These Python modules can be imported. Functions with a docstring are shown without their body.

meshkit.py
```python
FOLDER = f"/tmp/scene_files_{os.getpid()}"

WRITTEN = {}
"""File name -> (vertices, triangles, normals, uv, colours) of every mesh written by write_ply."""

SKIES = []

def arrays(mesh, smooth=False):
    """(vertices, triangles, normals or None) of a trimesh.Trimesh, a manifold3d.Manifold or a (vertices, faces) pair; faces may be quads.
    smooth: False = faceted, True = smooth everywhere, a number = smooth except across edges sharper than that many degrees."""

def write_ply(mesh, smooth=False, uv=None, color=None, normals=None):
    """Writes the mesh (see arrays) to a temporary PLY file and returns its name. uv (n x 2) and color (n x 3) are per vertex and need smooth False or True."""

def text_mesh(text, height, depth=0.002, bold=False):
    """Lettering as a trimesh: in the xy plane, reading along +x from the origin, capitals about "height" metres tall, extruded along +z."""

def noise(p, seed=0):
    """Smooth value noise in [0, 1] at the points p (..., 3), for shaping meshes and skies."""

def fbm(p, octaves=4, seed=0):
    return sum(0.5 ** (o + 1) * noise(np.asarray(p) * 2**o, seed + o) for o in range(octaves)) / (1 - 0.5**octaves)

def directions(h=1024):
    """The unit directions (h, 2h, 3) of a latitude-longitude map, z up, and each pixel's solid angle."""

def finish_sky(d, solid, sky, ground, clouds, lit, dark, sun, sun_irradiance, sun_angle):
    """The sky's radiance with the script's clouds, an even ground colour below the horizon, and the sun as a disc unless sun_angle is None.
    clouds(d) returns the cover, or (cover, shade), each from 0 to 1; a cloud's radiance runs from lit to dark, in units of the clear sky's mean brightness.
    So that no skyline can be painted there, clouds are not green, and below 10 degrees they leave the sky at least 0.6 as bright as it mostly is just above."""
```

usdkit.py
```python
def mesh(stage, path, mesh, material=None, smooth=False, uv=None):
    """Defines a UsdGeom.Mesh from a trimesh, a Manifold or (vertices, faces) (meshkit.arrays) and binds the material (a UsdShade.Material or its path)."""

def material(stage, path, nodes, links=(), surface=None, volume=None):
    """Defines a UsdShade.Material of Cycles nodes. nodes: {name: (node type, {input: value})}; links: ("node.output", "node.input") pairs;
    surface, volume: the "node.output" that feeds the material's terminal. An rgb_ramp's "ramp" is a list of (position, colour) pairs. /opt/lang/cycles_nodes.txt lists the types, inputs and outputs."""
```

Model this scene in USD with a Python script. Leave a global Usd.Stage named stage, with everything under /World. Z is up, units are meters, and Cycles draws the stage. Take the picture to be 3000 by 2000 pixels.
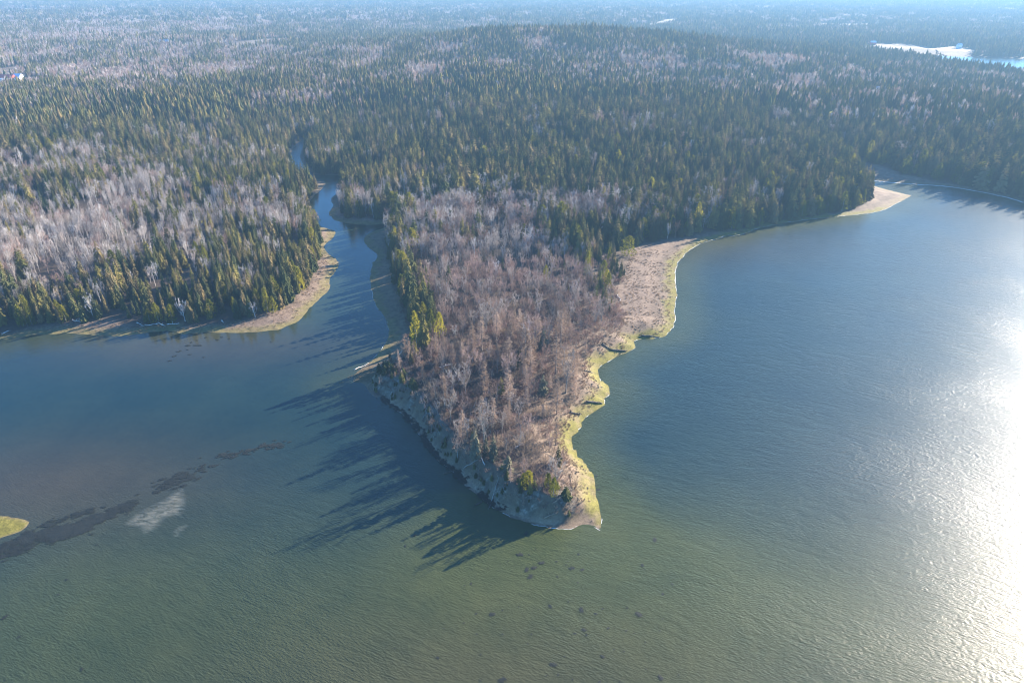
import math, numpy as np, shapely, usdkit, meshkit
import shapely.affinity
from shapely.geometry import Polygon
from scipy.spatial import cKDTree
from pxr import Usd, UsdGeom, UsdLux, UsdShade, Gf, Sdf, Vt

stage = Usd.Stage.CreateInMemory()
UsdGeom.SetStageUpAxis(stage, 'Z'); UsdGeom.SetStageMetersPerUnit(stage, 1.0)
W = UsdGeom.Xform.Define(stage, '/World'); stage.SetDefaultPrim(W.GetPrim())

# ------------------------------------------------------------------ camera, sky, sun, exposure
CAM_H, PITCH, FPX = 120.0, math.radians(28.4), 2000.0       # drone height, tilt, focal length in photo pixels (photo 3000 wide)
EXPOSURE = 2.38
SUN_AZ, SUN_EL = math.radians(53.8), math.radians(19.3)
SKY_STRENGTH, SUN_INTENSITY = 0.07, 1.25
HAZE_DENSITY, HAZE_COLOR = 0.000115, (0.38, 0.68, 1.0)

cam = UsdGeom.Camera.Define(stage, '/World/camera')
cam.AddTranslateOp().Set(Gf.Vec3d(0, 0, CAM_H)); cam.AddRotateXOp().Set(90 - math.degrees(PITCH))
cam.CreateHorizontalApertureAttr(36.0); cam.CreateVerticalApertureAttr(36.0 * 682 / 1024)
cam.CreateFocalLengthAttr(36.0 * FPX / 3000); cam.CreateClippingRangeAttr(Gf.Vec2f(1, 20000)); cam.CreateExposureAttr(EXPOSURE)

sun_dir = Gf.Vec3d(math.sin(SUN_AZ) * math.cos(SUN_EL), math.cos(SUN_AZ) * math.cos(SUN_EL), math.sin(SUN_EL))
dome = UsdLux.DomeLight.Define(stage, '/World/sky')
dome.GetPrim().SetCustomDataByKey('kind', 'structure')
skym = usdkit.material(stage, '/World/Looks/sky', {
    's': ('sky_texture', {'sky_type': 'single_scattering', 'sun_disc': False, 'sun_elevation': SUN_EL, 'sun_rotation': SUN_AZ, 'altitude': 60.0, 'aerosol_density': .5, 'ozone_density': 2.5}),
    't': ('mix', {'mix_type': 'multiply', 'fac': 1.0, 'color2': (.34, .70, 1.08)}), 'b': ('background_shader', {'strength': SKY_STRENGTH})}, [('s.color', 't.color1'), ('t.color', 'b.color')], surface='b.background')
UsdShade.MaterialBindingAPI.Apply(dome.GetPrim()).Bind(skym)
sun = UsdLux.DistantLight.Define(stage, '/World/sun')
sun.CreateNormalizeAttr(True); sun.CreateIntensityAttr(SUN_INTENSITY); sun.CreateAngleAttr(0.5); sun.CreateColorAttr(Gf.Vec3f(1.0, 0.87, 0.71))
sun.AddTransformOp().Set(Gf.Matrix4d().SetRotate(Gf.Rotation(Gf.Vec3d(0, 0, 1), sun_dir)))

# ------------------------------------------------------------------ helpers
used = {}
def numbered(parent, name):
    k = used.get((parent, name), 0); used[(parent, name)] = k + 1
    return f'{parent}/{name}' if k == 0 else f'{parent}/{name}_{k:03d}'
def tag(prim, label=None, category=None, group=None, kind=None):
    for k, v in (('label', label), ('category', category), ('group', group), ('kind', kind)):
        if v: prim.SetCustomDataByKey(k, v)
    return prim
def obj(name, mesh, mat, parent='/World', smooth=False):
    return usdkit.mesh(stage, numbered(str(parent), name), mesh, mat, smooth).GetPrim()
def thing(name, label, category, loc=(0, 0, 0), rz=0.0, group=None, scale=None):
    x = UsdGeom.Xform.Define(stage, numbered('/World', name))
    x.AddTranslateOp().Set(Gf.Vec3d(*map(float, loc))); x.AddRotateZOp().Set(float(rz))
    if scale is not None: x.AddScaleOp().Set(Gf.Vec3f(*map(float, scale)))
    return tag(x.GetPrim(), label, category, group)
def primvar(m, name, arr):
    UsdGeom.PrimvarsAPI(m).CreatePrimvar(name, Sdf.ValueTypeNames.Color3fArray, 'vertex').Set(Vt.Vec3fArray.FromNumpy(np.ascontiguousarray(arr, np.float32)))

def ground(px, py, z=0.0):
    """Surveying: where the line of sight through a point of the photo meets the level z."""
    px, py = np.asarray(px, float), np.asarray(py, float)
    down = FPX * math.sin(PITCH) + (py - 1000) * math.cos(PITCH)
    fwd = FPX * math.cos(PITCH) - (py - 1000) * math.sin(PITCH)
    return np.stack([(px - 1500) * (CAM_H - z) / down, fwd * (CAM_H - z) / down], -1)
def project(x, y, z=0.0):
    d = CAM_H - z
    depth = y * math.cos(PITCH) + d * math.sin(PITCH)
    return 1500 + FPX * x / depth, 1000 + FPX * (d * math.cos(PITCH) - y * math.sin(PITCH)) / depth
def G(pts, z=0.0):
    a = np.array(pts, float); return ground(a[:, 0], a[:, 1], z)
def smooth_line(p, step=1.0, closed=False):
    """Catmull-Rom through the points, resampled."""
    p = np.asarray(p, float); q = np.vstack([2 * p[0] - p[1], p, 2 * p[-1] - p[-2]]); out = []
    for i in range(1, len(q) - 2):
        a, b, c, d = q[i - 1:i + 3]; n = max(2, min(40, int(np.linalg.norm(c - b) / step)))
        t = np.linspace(0, 1, n, endpoint=False)[:, None]
        out.append(.5 * (2 * b + (c - a) * t + (2 * a - 5 * b + 4 * c - d) * t ** 2 + (3 * b - a - 3 * c + d) * t ** 3))
    return np.vstack(out + [p[-1:]])
def sstep(a, b, x):
    t = np.clip((x - a) / (b - a), 0, 1); return t * t * (3 - 2 * t)
def hash2(i, j, s):
    n = np.sin(i * 127.1 + j * 311.7 + s * 74.7) * 43758.5453; return n - np.floor(n)
def noise2(x, y, s=0):
    i, j = np.floor(x), np.floor(y); u, v = x - i, y - j; u = u * u * (3 - 2 * u); v = v * v * (3 - 2 * v)
    return (hash2(i, j, s) * (1 - u) + hash2(i + 1, j, s) * u) * (1 - v) + (hash2(i, j + 1, s) * (1 - u) + hash2(i + 1, j + 1, s) * u) * v
def fbm2(x, y, s=0, o=4):
    return sum(noise2(x * 2 ** k, y * 2 ** k, s + k) * .5 ** k for k in range(o)) / (2 - .5 ** (o - 1))

# ------------------------------------------------------------------ survey of the shores (points of the photo, on the water level)
BANK_LEFT = [(-500, 1040), (-150, 1010), (0, 995), (73, 984), (141, 979), (222, 977), (299, 984), (363, 984), (427, 975), (504, 969), (534, 979), (598, 974), (641, 974),
             (735, 973), (812, 965), (850, 952), (880, 935), (902, 909), (932, 879), (964, 849), (966, 820), (983, 795), (993, 774), (980, 755), (959, 742), (951, 719),
             (974, 699), (983, 681), (967, 672), (939, 663), (926, 640), (909, 620), (913, 607), (903, 597), (927, 568), (949, 547), (952, 533), (923, 530), (903, 519), (884, 506),
             (866, 492), (853, 470), (856, 440), (872, 420), (905, 402)]
BANK_RIVER_RIGHT = [(912, 408), (893, 425), (884, 440), (880, 465), (896, 490), (926, 511), (985, 513), (999, 516), (998, 535), (990, 564), (971, 579), (972, 592), (977, 602), (967, 617), (964, 627),
                    (974, 640), (990, 648), (1043, 657), (1082, 659), (1141, 656), (1131, 664), (1076, 687), (1068, 709), (1082, 727), (1105, 748), (1092, 773), (1085, 807), (1088, 849),
                    (1098, 888), (1124, 926), (1139, 965), (1137, 986), (1120, 1020), (1085, 1059), (1043, 1093), (998, 1122)]
SHORE_WEST = [(1006, 1127), (1051, 1118), (1073, 1131), (1083, 1153), (1100, 1164), (1115, 1161), (1132, 1183), (1158, 1198), (1188, 1221), (1220, 1258), (1240, 1290), (1280, 1340), (1316, 1372), (1344, 1402), (1370, 1427),
              (1417, 1463), (1451, 1493), (1489, 1510), (1531, 1527), (1574, 1540), (1616, 1546), (1663, 1548), (1698, 1540), (1722, 1535), (1761, 1553)]
SHORE_EAST = [(1766, 1549), (1763, 1530), (1755, 1489), (1741, 1455), (1736, 1395), (1718, 1370), (1697, 1344), (1688, 1338), (1669, 1290), (1684, 1268), (1699, 1255), (1703, 1230), (1765, 1183),
              (1769, 1166), (1784, 1157), (1778, 1131), (1756, 1110), (1750, 1080), (1795, 1050), (1833, 1031), (1859, 1020), (1855, 1003), (1876, 993), (1932, 988), (1966, 965), (1979, 935),
              (1976, 909), (1983, 862), (1979, 811), (1985, 773), (2000, 755), (2010, 740), (2053, 714), (2105, 699), (2130, 690), (2168, 688), (2232, 666), (2360, 644), (2487, 631), (2576, 619), (2640, 590), (2668, 574),
              (2655, 570), (2600, 556), (2556, 543), (2548, 533), (2520, 505), (2490, 470), (2470, 443)]
SHORE_FAR = [(2478, 440), (2500, 466), (2530, 502), (2551, 526), (2641, 537), (2769, 546), (2855, 559), (2940, 576), (3000, 593), (3150, 640), (3400, 740)]
OPEN_LEFT = [(-500, 1015), (-150, 985), (0, 979), (26, 969), (85, 956), (141, 950), (214, 942), (299, 935), (385, 946), (470, 948), (577, 946), (705, 935), (769, 922), (838, 899), (880, 862),
             (910, 828), (942, 760), (942, 721), (934, 683), (922, 650), (900, 628), (898, 600), (915, 570), (922, 545), (900, 528), (876, 510), (856, 494), (843, 470), (846, 440), (865, 415), (905, 397)]
OPEN_RIVER = [(918, 408), (900, 426), (893, 440), (890, 464), (905, 486), (930, 504), (990, 507), (1008, 514), (1006, 535), (1000, 564), (990, 604), (1005, 627), (1043, 636), (1102, 639), (1148, 637), (1155, 650),
              (1136, 668), (1130, 686), (1132, 719), (1140, 778), (1150, 815), (1160, 850), (1175, 880), (1195, 950), (1200, 1000), (1180, 1050), (1150, 1080)]
OPEN_BLUFF = [(1150, 1095), (1165, 1108), (1185, 1142), (1205, 1172), (1245, 1236), (1290, 1306), (1332, 1368), (1418, 1410), (1492, 1438), (1562, 1468), (1604, 1472), (1634, 1456)]
OPEN_EAST = [(1660, 1425), (1658, 1337), (1641, 1285), (1645, 1238), (1671, 1200), (1705, 1161), (1714, 1114), (1722, 1080), (1726, 1055), (1761, 1012), (1803, 982), (1825, 952), (1820, 909), (1808, 858),
             (1825, 815), (1838, 777), (1850, 748), (1862, 724), (1990, 698), (2092, 674), (2194, 662), (2296, 641), (2423, 622), (2500, 609), (2543, 592), (2549, 555), (2530, 520), (2495, 480), (2466, 455), (2455, 438)]
OPEN_FAR = [(2466, 428), (2490, 449), (2547, 476), (2620, 498), (2641, 510), (2748, 529), (2855, 546), (3000, 580), (3150, 628), (3400, 728)]
def line(*parts, wob=0.25, seed=0):
    l = smooth_line(np.vstack(parts))
    return l + wob * (np.stack([fbm2(l[:, 0] * .35, l[:, 1] * .35, seed), fbm2(l[:, 0] * .35, l[:, 1] * .35, seed + 9)], -1) - .5) * 4
close = np.array([(700., 170.), (500., -150.), (-600., -150.)])
west_line = line(G(SHORE_WEST), seed=3); east_line = line(G(SHORE_EAST), seed=4)
left_line = line(G(BANK_LEFT), seed=1); river_line = line(G(BANK_RIVER_RIGHT), seed=2); far_line = line(G(SHORE_FAR), seed=5)
water_poly = Polygon(np.vstack([left_line, river_line, west_line, east_line, far_line, close])).buffer(0)
open_poly = Polygon(np.vstack([line(G(OPEN_LEFT, 1.5), wob=.6, seed=6), line(G(OPEN_RIVER, 1.5), wob=.6, seed=7), line(G(OPEN_BLUFF, 1.4), wob=.6, seed=8), line(G(OPEN_EAST, 1.5), wob=.6, seed=9),
                                line(G(OPEN_FAR, 1.5), wob=.6, seed=10), close])).buffer(0)
bar_line = smooth_line(G([(-120, 1490), (-40, 1506), (0, 1512), (50, 1516), (87, 1530), (64, 1552), (0, 1577), (-60, 1592), (-150, 1580), (-120, 1490)]))
bar_poly = Polygon(bar_line).buffer(0)
mound_line = smooth_line(G([(1081, 1151), (1090, 1145), (1108, 1143), (1121, 1148), (1112, 1157), (1097, 1161), (1083, 1157), (1081, 1151)]))
far_river = Polygon(G([(2560, 150), (2660, 157), (2760, 164), (3000, 172), (3400, 186), (3400, 262), (3000, 232), (2760, 190), (2600, 166)], 0)).buffer(0)
FIELDS = [  # far clearings: outline in the photo
    [(-60, 212), (0, 200), (118, 187), (116, 194), (40, 201), (38, 222), (-60, 228)],
    [(668, 134), (750, 123), (885, 110), (905, 112), (820, 122), (740, 134)],
    [(2395, 69), (2545, 72), (2542, 77), (2400, 75)], [(1775, 73), (1900, 74), (1955, 57), (1985, 55), (1960, 66), (1900, 76), (1790, 78)],
    [(2515, 136), (2590, 128), (2660, 133), (2700, 138), (2695, 146), (2620, 148), (2540, 147)], [(2735, 146), (2800, 138), (2815, 142), (2790, 158), (2750, 156)],
    [(1085, 10), (1155, 8), (1155, 12), (1090, 13)], [(1900, 27), (2030, 17), (2032, 20), (1902, 31)], [(600, 27), (705, 23), (705, 26), (600, 29)], [(-40, 27), (220, 27), (220, 30), (-40, 31)],
    [(-60, 236), (70, 228), (120, 232), (110, 240), (-60, 252)], [(870, 5), (930, 4), (930, 10), (880, 11)]]

# ------------------------------------------------------------------ the lie of the land
shore_tree = cKDTree(np.vstack([left_line, river_line, west_line, east_line, far_line]))
river_tree = cKDTree(river_line); west_tree, east_tree = cKDTree(west_line[8:]), cKDTree(np.vstack([east_line, far_line]))
open_tree = cKDTree(np.array(open_poly.segmentize(1.5).exterior.coords))
far_river_tree = cKDTree(np.array(far_river.segmentize(4).exterior.coords))
bar_tree = cKDTree(bar_line)
shapely.prepare(water_poly); shapely.prepare(open_poly); shapely.prepare(far_river); shapely.prepare(bar_poly)
HILLS = [(1590, 128, 26, 34, 210, 120), (1700, 330, 12, 9, 130, 80), (1250, 250, 10, 11, 140, 80), (2760, 380, 8, 11, 160, 110), (420, 330, 5, 8, 200, 120), (2100, 200, 10, 8, 180, 90), (600, 130, 4, 7, 300, 70)]
HILLS = [(*ground(a, b, z), h, sx, sy * 1.25) for a, b, z, h, sx, sy in HILLS]
def survey(x, y):
    """distance to the waterline (positive on land), distance into the forest, height"""
    x, y = np.ravel(x).astype(float), np.ravel(y).astype(float); p = np.stack([x, y], -1)
    d = shore_tree.query(p)[0]; d = np.where(shapely.contains_xy(water_poly, x, y), -d, d)
    df = open_tree.query(p)[0]; df = np.where(shapely.contains_xy(open_poly, x, y), -df, df)
    r = far_river_tree.query(p)[0]; r = np.where(shapely.contains_xy(far_river, x, y), -r, r)
    z = np.clip(d * .1, -2.5, 1.3) + .5 * (fbm2(x * .12, y * .12, 21) - .5) * sstep(1, 8, d)
    inland = sstep(0, 30, df)
    z = z + 1.6 * inland + sstep(5, 140, df) * (sum(h * np.exp(-.5 * ((x - a) / sx) ** 2 - .5 * ((y - b) / sy) ** 2) for a, b, h, sx, sy in HILLS) + 7 * (fbm2(x / 90, y / 90, 31, 3) - .45))
    dl, dr = west_tree.query(p)[0], east_tree.query(p)[0]; dm = river_tree.query(p)[0]
    plateau = 5.6 * np.clip((dm - 5) / 14, 0, 1) * sstep(.8, 6.0 + 3 * (fbm2(x * .15, y * .15, 5) - .5), dl) * np.clip(dr / 11, 0, 1) * sstep(255, 207, y) * (np.abs(x) < 60)
    z = np.where(d > 0, np.maximum(z, plateau), z)
    bl = sstep(1.0, 3, dl) * sstep(13, 8, dl) * sstep(255, 207, y) * (d > 0) * (dr > 6); z = z + bl * (1.5 * (fbm2(x * .42, y * .42, 15, 3) - .5))
    b = bar_tree.query(p)[0]; b = np.where(shapely.contains_xy(bar_poly, x, y), b, -b)
    z = np.where(d < 0, np.maximum(z, np.clip(b * .05, -2, .3)), z)
    z = np.where((r < 70) & (d > 20), np.minimum(z, np.clip(r * .11, -1.5, 7)), z)
    return d, df, z, np.minimum(r, 999), b
def height(x, y): return float(survey([x], [y])[2][0])
def on_land(px, py, it=3):
    z = 1.0
    for _ in range(it):
        q = ground(px, py, z); z = height(*q)
    return float(q[0]), float(q[1]), z

def axis(a, b, fine, lo, hi, grow=1.08):
    m = list(np.arange(a, b + fine / 2, fine)); s = fine
    while m[-1] < hi: s = min(s * grow, 30); m.append(m[-1] + s)
    s = fine
    while m[0] > lo: s = min(s * grow, 30); m.insert(0, m[0] - s)
    return np.array(m)
def sheet(xs, ys):
    X, Y = np.meshgrid(xs, ys); n = len(xs); i = (np.arange(len(ys) - 1)[:, None] * n + np.arange(n - 1)).ravel()
    return X.ravel(), Y.ravel(), np.vstack([np.stack([i, i + 1, i + n + 1], -1), np.stack([i, i + n + 1, i + n], -1)])

def rampn(stops): return ('rgb_ramp', {'ramp': stops})
# ------------------------------------------------------------------ materials of the setting
ground_mat = usdkit.material(stage, '/World/Looks/ground', {
    'a': ('attribute', {'attribute': 'mask'}), 'sp': ('separate_xyz', {}), 'g': ('geometry', {}),
    'n1': ('noise_texture', {'scale': .5, 'detail': 6.0, 'roughness': .65}), 'n2': ('noise_texture', {'scale': .09, 'detail': 3.0}), 'n3': ('noise_texture', {'scale': 2.2, 'detail': 4.0, 'roughness': .7}),
    'litter': rampn([(.3, (.032, .024, .017)), (.7, (.10, .072, .05))]),
    'beach': rampn([(.30, (.05, .034, .025)), (.44, (.125, .088, .064)), (.6, (.20, .147, .108)), (.75, (.31, .25, .195))]),
    'algae': rampn([(.3, (.045, .042, .010)), (.48, (.115, .105, .018)), (.75, (.23, .195, .05))]),
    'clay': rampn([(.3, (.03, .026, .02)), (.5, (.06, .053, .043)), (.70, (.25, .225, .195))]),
    'm1': ('mix_color', {}), 'm2': ('mix_color', {}), 'm3': ('mix_color', {}), 'mn': ('mix_float', {'fac': .45}),
    'bm': ('bump', {'strength': .7, 'distance': .25}), 'p': ('principled_bsdf', {'roughness': .9, 'specular_ior_level': .25})},
    [('g.position', 'n1.vector'), ('g.position', 'n2.vector'), ('g.position', 'n3.vector'), ('a.vector', 'sp.vector'), ('n1.fac', 'mn.a'), ('n3.fac', 'mn.b'),
     ('mn.result', 'litter.fac'), ('mn.result', 'beach.fac'), ('mn.result', 'algae.fac'), ('mn.result', 'clay.fac'),
     ('litter.color', 'm1.a'), ('beach.color', 'm1.b'), ('sp.y', 'm1.fac'), ('m1.result', 'm2.a'), ('clay.color', 'm2.b'), ('sp.z', 'm2.fac'), ('m2.result', 'm3.a'), ('algae.color', 'm3.b'), ('sp.x', 'm3.fac'),
     ('m3.result', 'p.base_color'), ('mn.result', 'bm.height'), ('bm.normal', 'p.normal')], surface='p.BSDF')
water_mat = usdkit.material(stage, '/World/Looks/water', {
    'a': ('attribute', {'attribute': 'mask'}), 'sp': ('separate_xyz', {}), 'g': ('geometry', {}),
    'rot': ('mapping', {'rotation': (0, 0, math.radians(24))}), 'warp': ('noise_texture', {'scale': .02, 'detail': 2.0}),
    'wsub': ('vector_math', {'math_type': 'subtract', 'vector2': (.5, .5, .5)}), 'wsc': ('vector_math', {'math_type': 'scale', 'scale': 14.0}), 'wadd': ('vector_math', {'math_type': 'add'}),
    'st': ('mapping', {'scale': (.10, .42, 1)}), 'st2': ('mapping', {'scale': (1.0, 2.7, 1)}),
    'w1': ('noise_texture', {'scale': 1.0, 'detail': 2.5, 'roughness': .5}), 'ra': ('math', {'math_type': 'subtract', 'value2': .5}), 'rb': ('math', {'math_type': 'absolute'}), 'rc': ('map_range', {'from_min': 0.0, 'from_max': .22, 'to_min': 1.0, 'to_max': 0.0, 'clamp': True}), 'w2': ('noise_texture', {'scale': 1.0, 'detail': 3.0, 'roughness': .6}),
    'gust': ('noise_texture', {'scale': .03, 'detail': 2.0}), 'gr': ('map_range', {'from_min': .35, 'from_max': .65, 'to_min': .72, 'to_max': 1.22, 'clamp': True}),
    'h1': ('math', {'math_type': 'multiply', 'value2': .045}), 'h2': ('math', {'math_type': 'multiply_add', 'value2': .15}), 'h3': ('math', {'math_type': 'multiply'}), 'h4': ('math', {'math_type': 'multiply'}),
    'bm': ('bump', {'strength': 1.0, 'distance': 1.0}),
    'cn': ('noise_texture', {'scale': .045, 'detail': 4.0, 'roughness': .6}), 'cn2': ('noise_texture', {'scale': .35, 'detail': 4.0, 'roughness': .6}), 'cm': ('mix_float', {'fac': .25}),
    'deep': rampn([(.3, (.005, .018, .021)), (.7, (.011, .026, .024))]), 'shal': rampn([(.3, (.028, .039, .012)), (.7, (.052, .060, .019))]), 'brown': rampn([(.3, (.036, .028, .018)), (.7, (.056, .042, .026))]),
    'm1': ('mix_color', {}), 'm2': ('mix_color', {}), 'rg': ('map_range', {'from_min': 0, 'from_max': 1, 'to_min': .06, 'to_max': .31}),
    'p': ('principled_bsdf', {'ior': 1.33, 'specular_ior_level': .5})},
    [('a.vector', 'sp.vector'), ('g.position', 'rot.vector'), ('rot.vector', 'warp.vector'), ('warp.color', 'wsub.vector1'), ('wsub.vector', 'wsc.vector1'), ('wsc.vector', 'wadd.vector1'), ('rot.vector', 'wadd.vector2'),
     ('wadd.vector', 'st.vector'), ('rot.vector', 'st2.vector'), ('st.vector', 'w1.vector'), ('st2.vector', 'w2.vector'), ('g.position', 'gust.vector'), ('gust.fac', 'gr.value'),
     ('w1.fac', 'ra.value1'), ('ra.value', 'rb.value1'), ('rb.value', 'rc.value'), ('rc.result', 'h1.value1'), ('w2.fac', 'h2.value1'), ('h1.value', 'h2.value3'), ('h2.value', 'h3.value1'), ('sp.x', 'h3.value2'), ('h3.value', 'h4.value1'), ('gr.result', 'h4.value2'), ('h4.value', 'bm.height'), ('bm.normal', 'p.normal'),
     ('g.position', 'cn.vector'), ('g.position', 'cn2.vector'), ('cn.fac', 'cm.a'), ('cn2.fac', 'cm.b'), ('cm.result', 'deep.fac'), ('cm.result', 'shal.fac'), ('cm.result', 'brown.fac'),
     ('deep.color', 'm1.a'), ('shal.color', 'm1.b'), ('sp.y', 'm1.fac'), ('m1.result', 'm2.a'), ('brown.color', 'm2.b'), ('sp.z', 'm2.fac'), ('m2.result', 'p.base_color'),
     ('sp.x', 'rg.value'), ('rg.result', 'p.roughness')], surface='p.BSDF')
haze_mat = usdkit.material(stage, '/World/Looks/haze', {'v': ('principled_volume', {'color': HAZE_COLOR, 'density': HAZE_DENSITY, 'anisotropy': .2})}, [], volume='v.volume')

# ------------------------------------------------------------------ ground, water, haze
xs, ys = axis(-220, 285, 1.2, -4800, 4800), axis(78, 500, 1.2, -60, 7000)
X, Y, F = sheet(xs, ys)
d, df, Z, r, b = survey(X, Y)
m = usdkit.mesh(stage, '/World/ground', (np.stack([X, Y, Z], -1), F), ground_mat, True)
dl, dr = west_tree.query(np.stack([X, Y], -1))[0], east_tree.query(np.stack([X, Y], -1))[0]
nz = fbm2(X * .25, Y * .25, 44)
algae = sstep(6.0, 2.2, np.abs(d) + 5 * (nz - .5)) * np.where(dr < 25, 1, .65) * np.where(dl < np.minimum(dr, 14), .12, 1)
algae = algae * np.clip(.45 + 1.5 * (fbm2(X * .55, Y * .55, 46) - .22), 0, 1); algae = np.maximum(algae * np.where(Y > 385, .35, 1), sstep(-1, 1, b))
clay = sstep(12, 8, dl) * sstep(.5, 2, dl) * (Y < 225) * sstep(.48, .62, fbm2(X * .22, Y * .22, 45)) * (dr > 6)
beach = np.clip(sstep(2.5, -1.5, df + 5 * (nz - .5)) + .55 * sstep(-25, 10, X) * (Y < 285) * sstep(30, 8, dr), 0, 1)
marsh = sstep(16, 8, river_tree.query(np.stack([X, Y], -1))[0]) * (X > -75) * (Y > 165); beach = beach * (1 - .12 * marsh); algae = np.maximum(algae, .2 * marsh * (d < 14)); beach = beach * (1 - .55 * np.exp(-.5 * ((d - 7 - 3 * (nz - .5)) / 1.8) ** 2) * (dr < 20) * (dl > 14))
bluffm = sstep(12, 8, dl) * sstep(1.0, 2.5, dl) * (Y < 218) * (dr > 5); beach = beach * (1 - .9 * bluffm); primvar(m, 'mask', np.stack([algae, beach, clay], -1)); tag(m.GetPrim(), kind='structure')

xs, ys = axis(-270, 330, 2.5, -4800, 4800), axis(48, 500, 2.5, -120, 7000)
X, Y, F = sheet(xs, ys)
p2 = np.stack([X, Y], -1); d = shore_tree.query(p2)[0]; px, py = X, Y
def blob(ax, ay, rx, ry, x, y):
    c = ground(ax, ay); return np.exp(-.5 * ((x - c[0]) / rx) ** 2 - .5 * ((y - c[1]) / ry) ** 2)
calm = blob(350, 1150, 62, 34, X, Y) + blob(650, 1080, 35, 28, X, Y) + .9 * blob(1010, 900, 22, 45, X, Y) + blob(950, 640, 30, 80, X, Y)
wind = np.clip(1.0 - .93 * np.clip(calm, 0, 1), .05, 1) * np.where(Y > 600, .5, 1)
shal = np.clip(sstep(20, 1, d) * .75 + .75 * blob(1500, 1900, 60, 24, X, Y) + .7 * blob(1650, 1600, 26, 12, X, Y) + .5 * blob(100, 1800, 30, 26, X, Y) + .45 * blob(2300, 1800, 50, 26, X, Y), 0, 1)
shal = shal * np.where((X < 5) & (Y > 140), .55, 1)
brown = np.clip(.6 * blob(150, 1420, 34, 16, X, Y) + .5 * blob(600, 1010, 45, 12, X, Y) + .35 * blob(2050, 720, 60, 22, X, Y) + .4 * blob(1500, 2000, 40, 14, X, Y), 0, 1)
m = usdkit.mesh(stage, '/World/water', (np.stack([X, Y, 0 * X], -1), F), water_mat, True)
primvar(m, 'mask', np.stack([wind, shal, brown], -1)); tag(m.GetPrim(), kind='structure')

import trimesh
hz = trimesh.creation.box(bounds=[[-4500, -110, -4], [4500, 6600, 175]])
tag(obj('haze', hz, haze_mat), kind='stuff', label='blue winter haze over the whole bay and forest')

# ------------------------------------------------------------------ far fields
field_mat = usdkit.material(stage, '/World/Looks/field', {'g': ('geometry', {}), 'n': ('noise_texture', {'scale': .03, 'detail': 5.0}), 'c': rampn([(.3, (.07, .05, .032)), (.55, (.115, .085, .058)), (.75, (.16, .13, .10))]),
    'p': ('principled_bsdf', {'roughness': .95})}, [('g.position', 'n.vector'), ('n.fac', 'c.fac'), ('c.color', 'p.base_color')], surface='p.BSDF')
field_polys = []
for f in FIELDS:
    z0 = np.mean(survey(*G(f, 3).T)[2]); poly = Polygon(G(f, z0)).buffer(0); poly = shapely.union_all([shapely.affinity.translate(poly, 0, -k * .007 * poly.centroid.y) for k in range(6)]); field_polys.append(poly)
    bx = poly.bounds; st = max(3.0, (bx[2] - bx[0]) / 60)
    x, y, fc = sheet(np.arange(bx[0] - st, bx[2] + st * 2, st), np.arange(bx[1] - st, bx[3] + 2 * st, st))
    keep = shapely.contains_xy(poly.buffer(st * .4), x, y)[fc].all(1); fc = fc[keep]; idx, inv = np.unique(fc, return_inverse=True)
    if len(fc): tag(obj('field', (np.stack([x, y, survey(x, y)[2] + .5], -1)[idx], inv.reshape(-1, 3)), field_mat, smooth=True), kind='structure')
fields_all = shapely.union_all([p.buffer(3) for p in field_polys]); shapely.prepare(fields_all)

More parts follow.
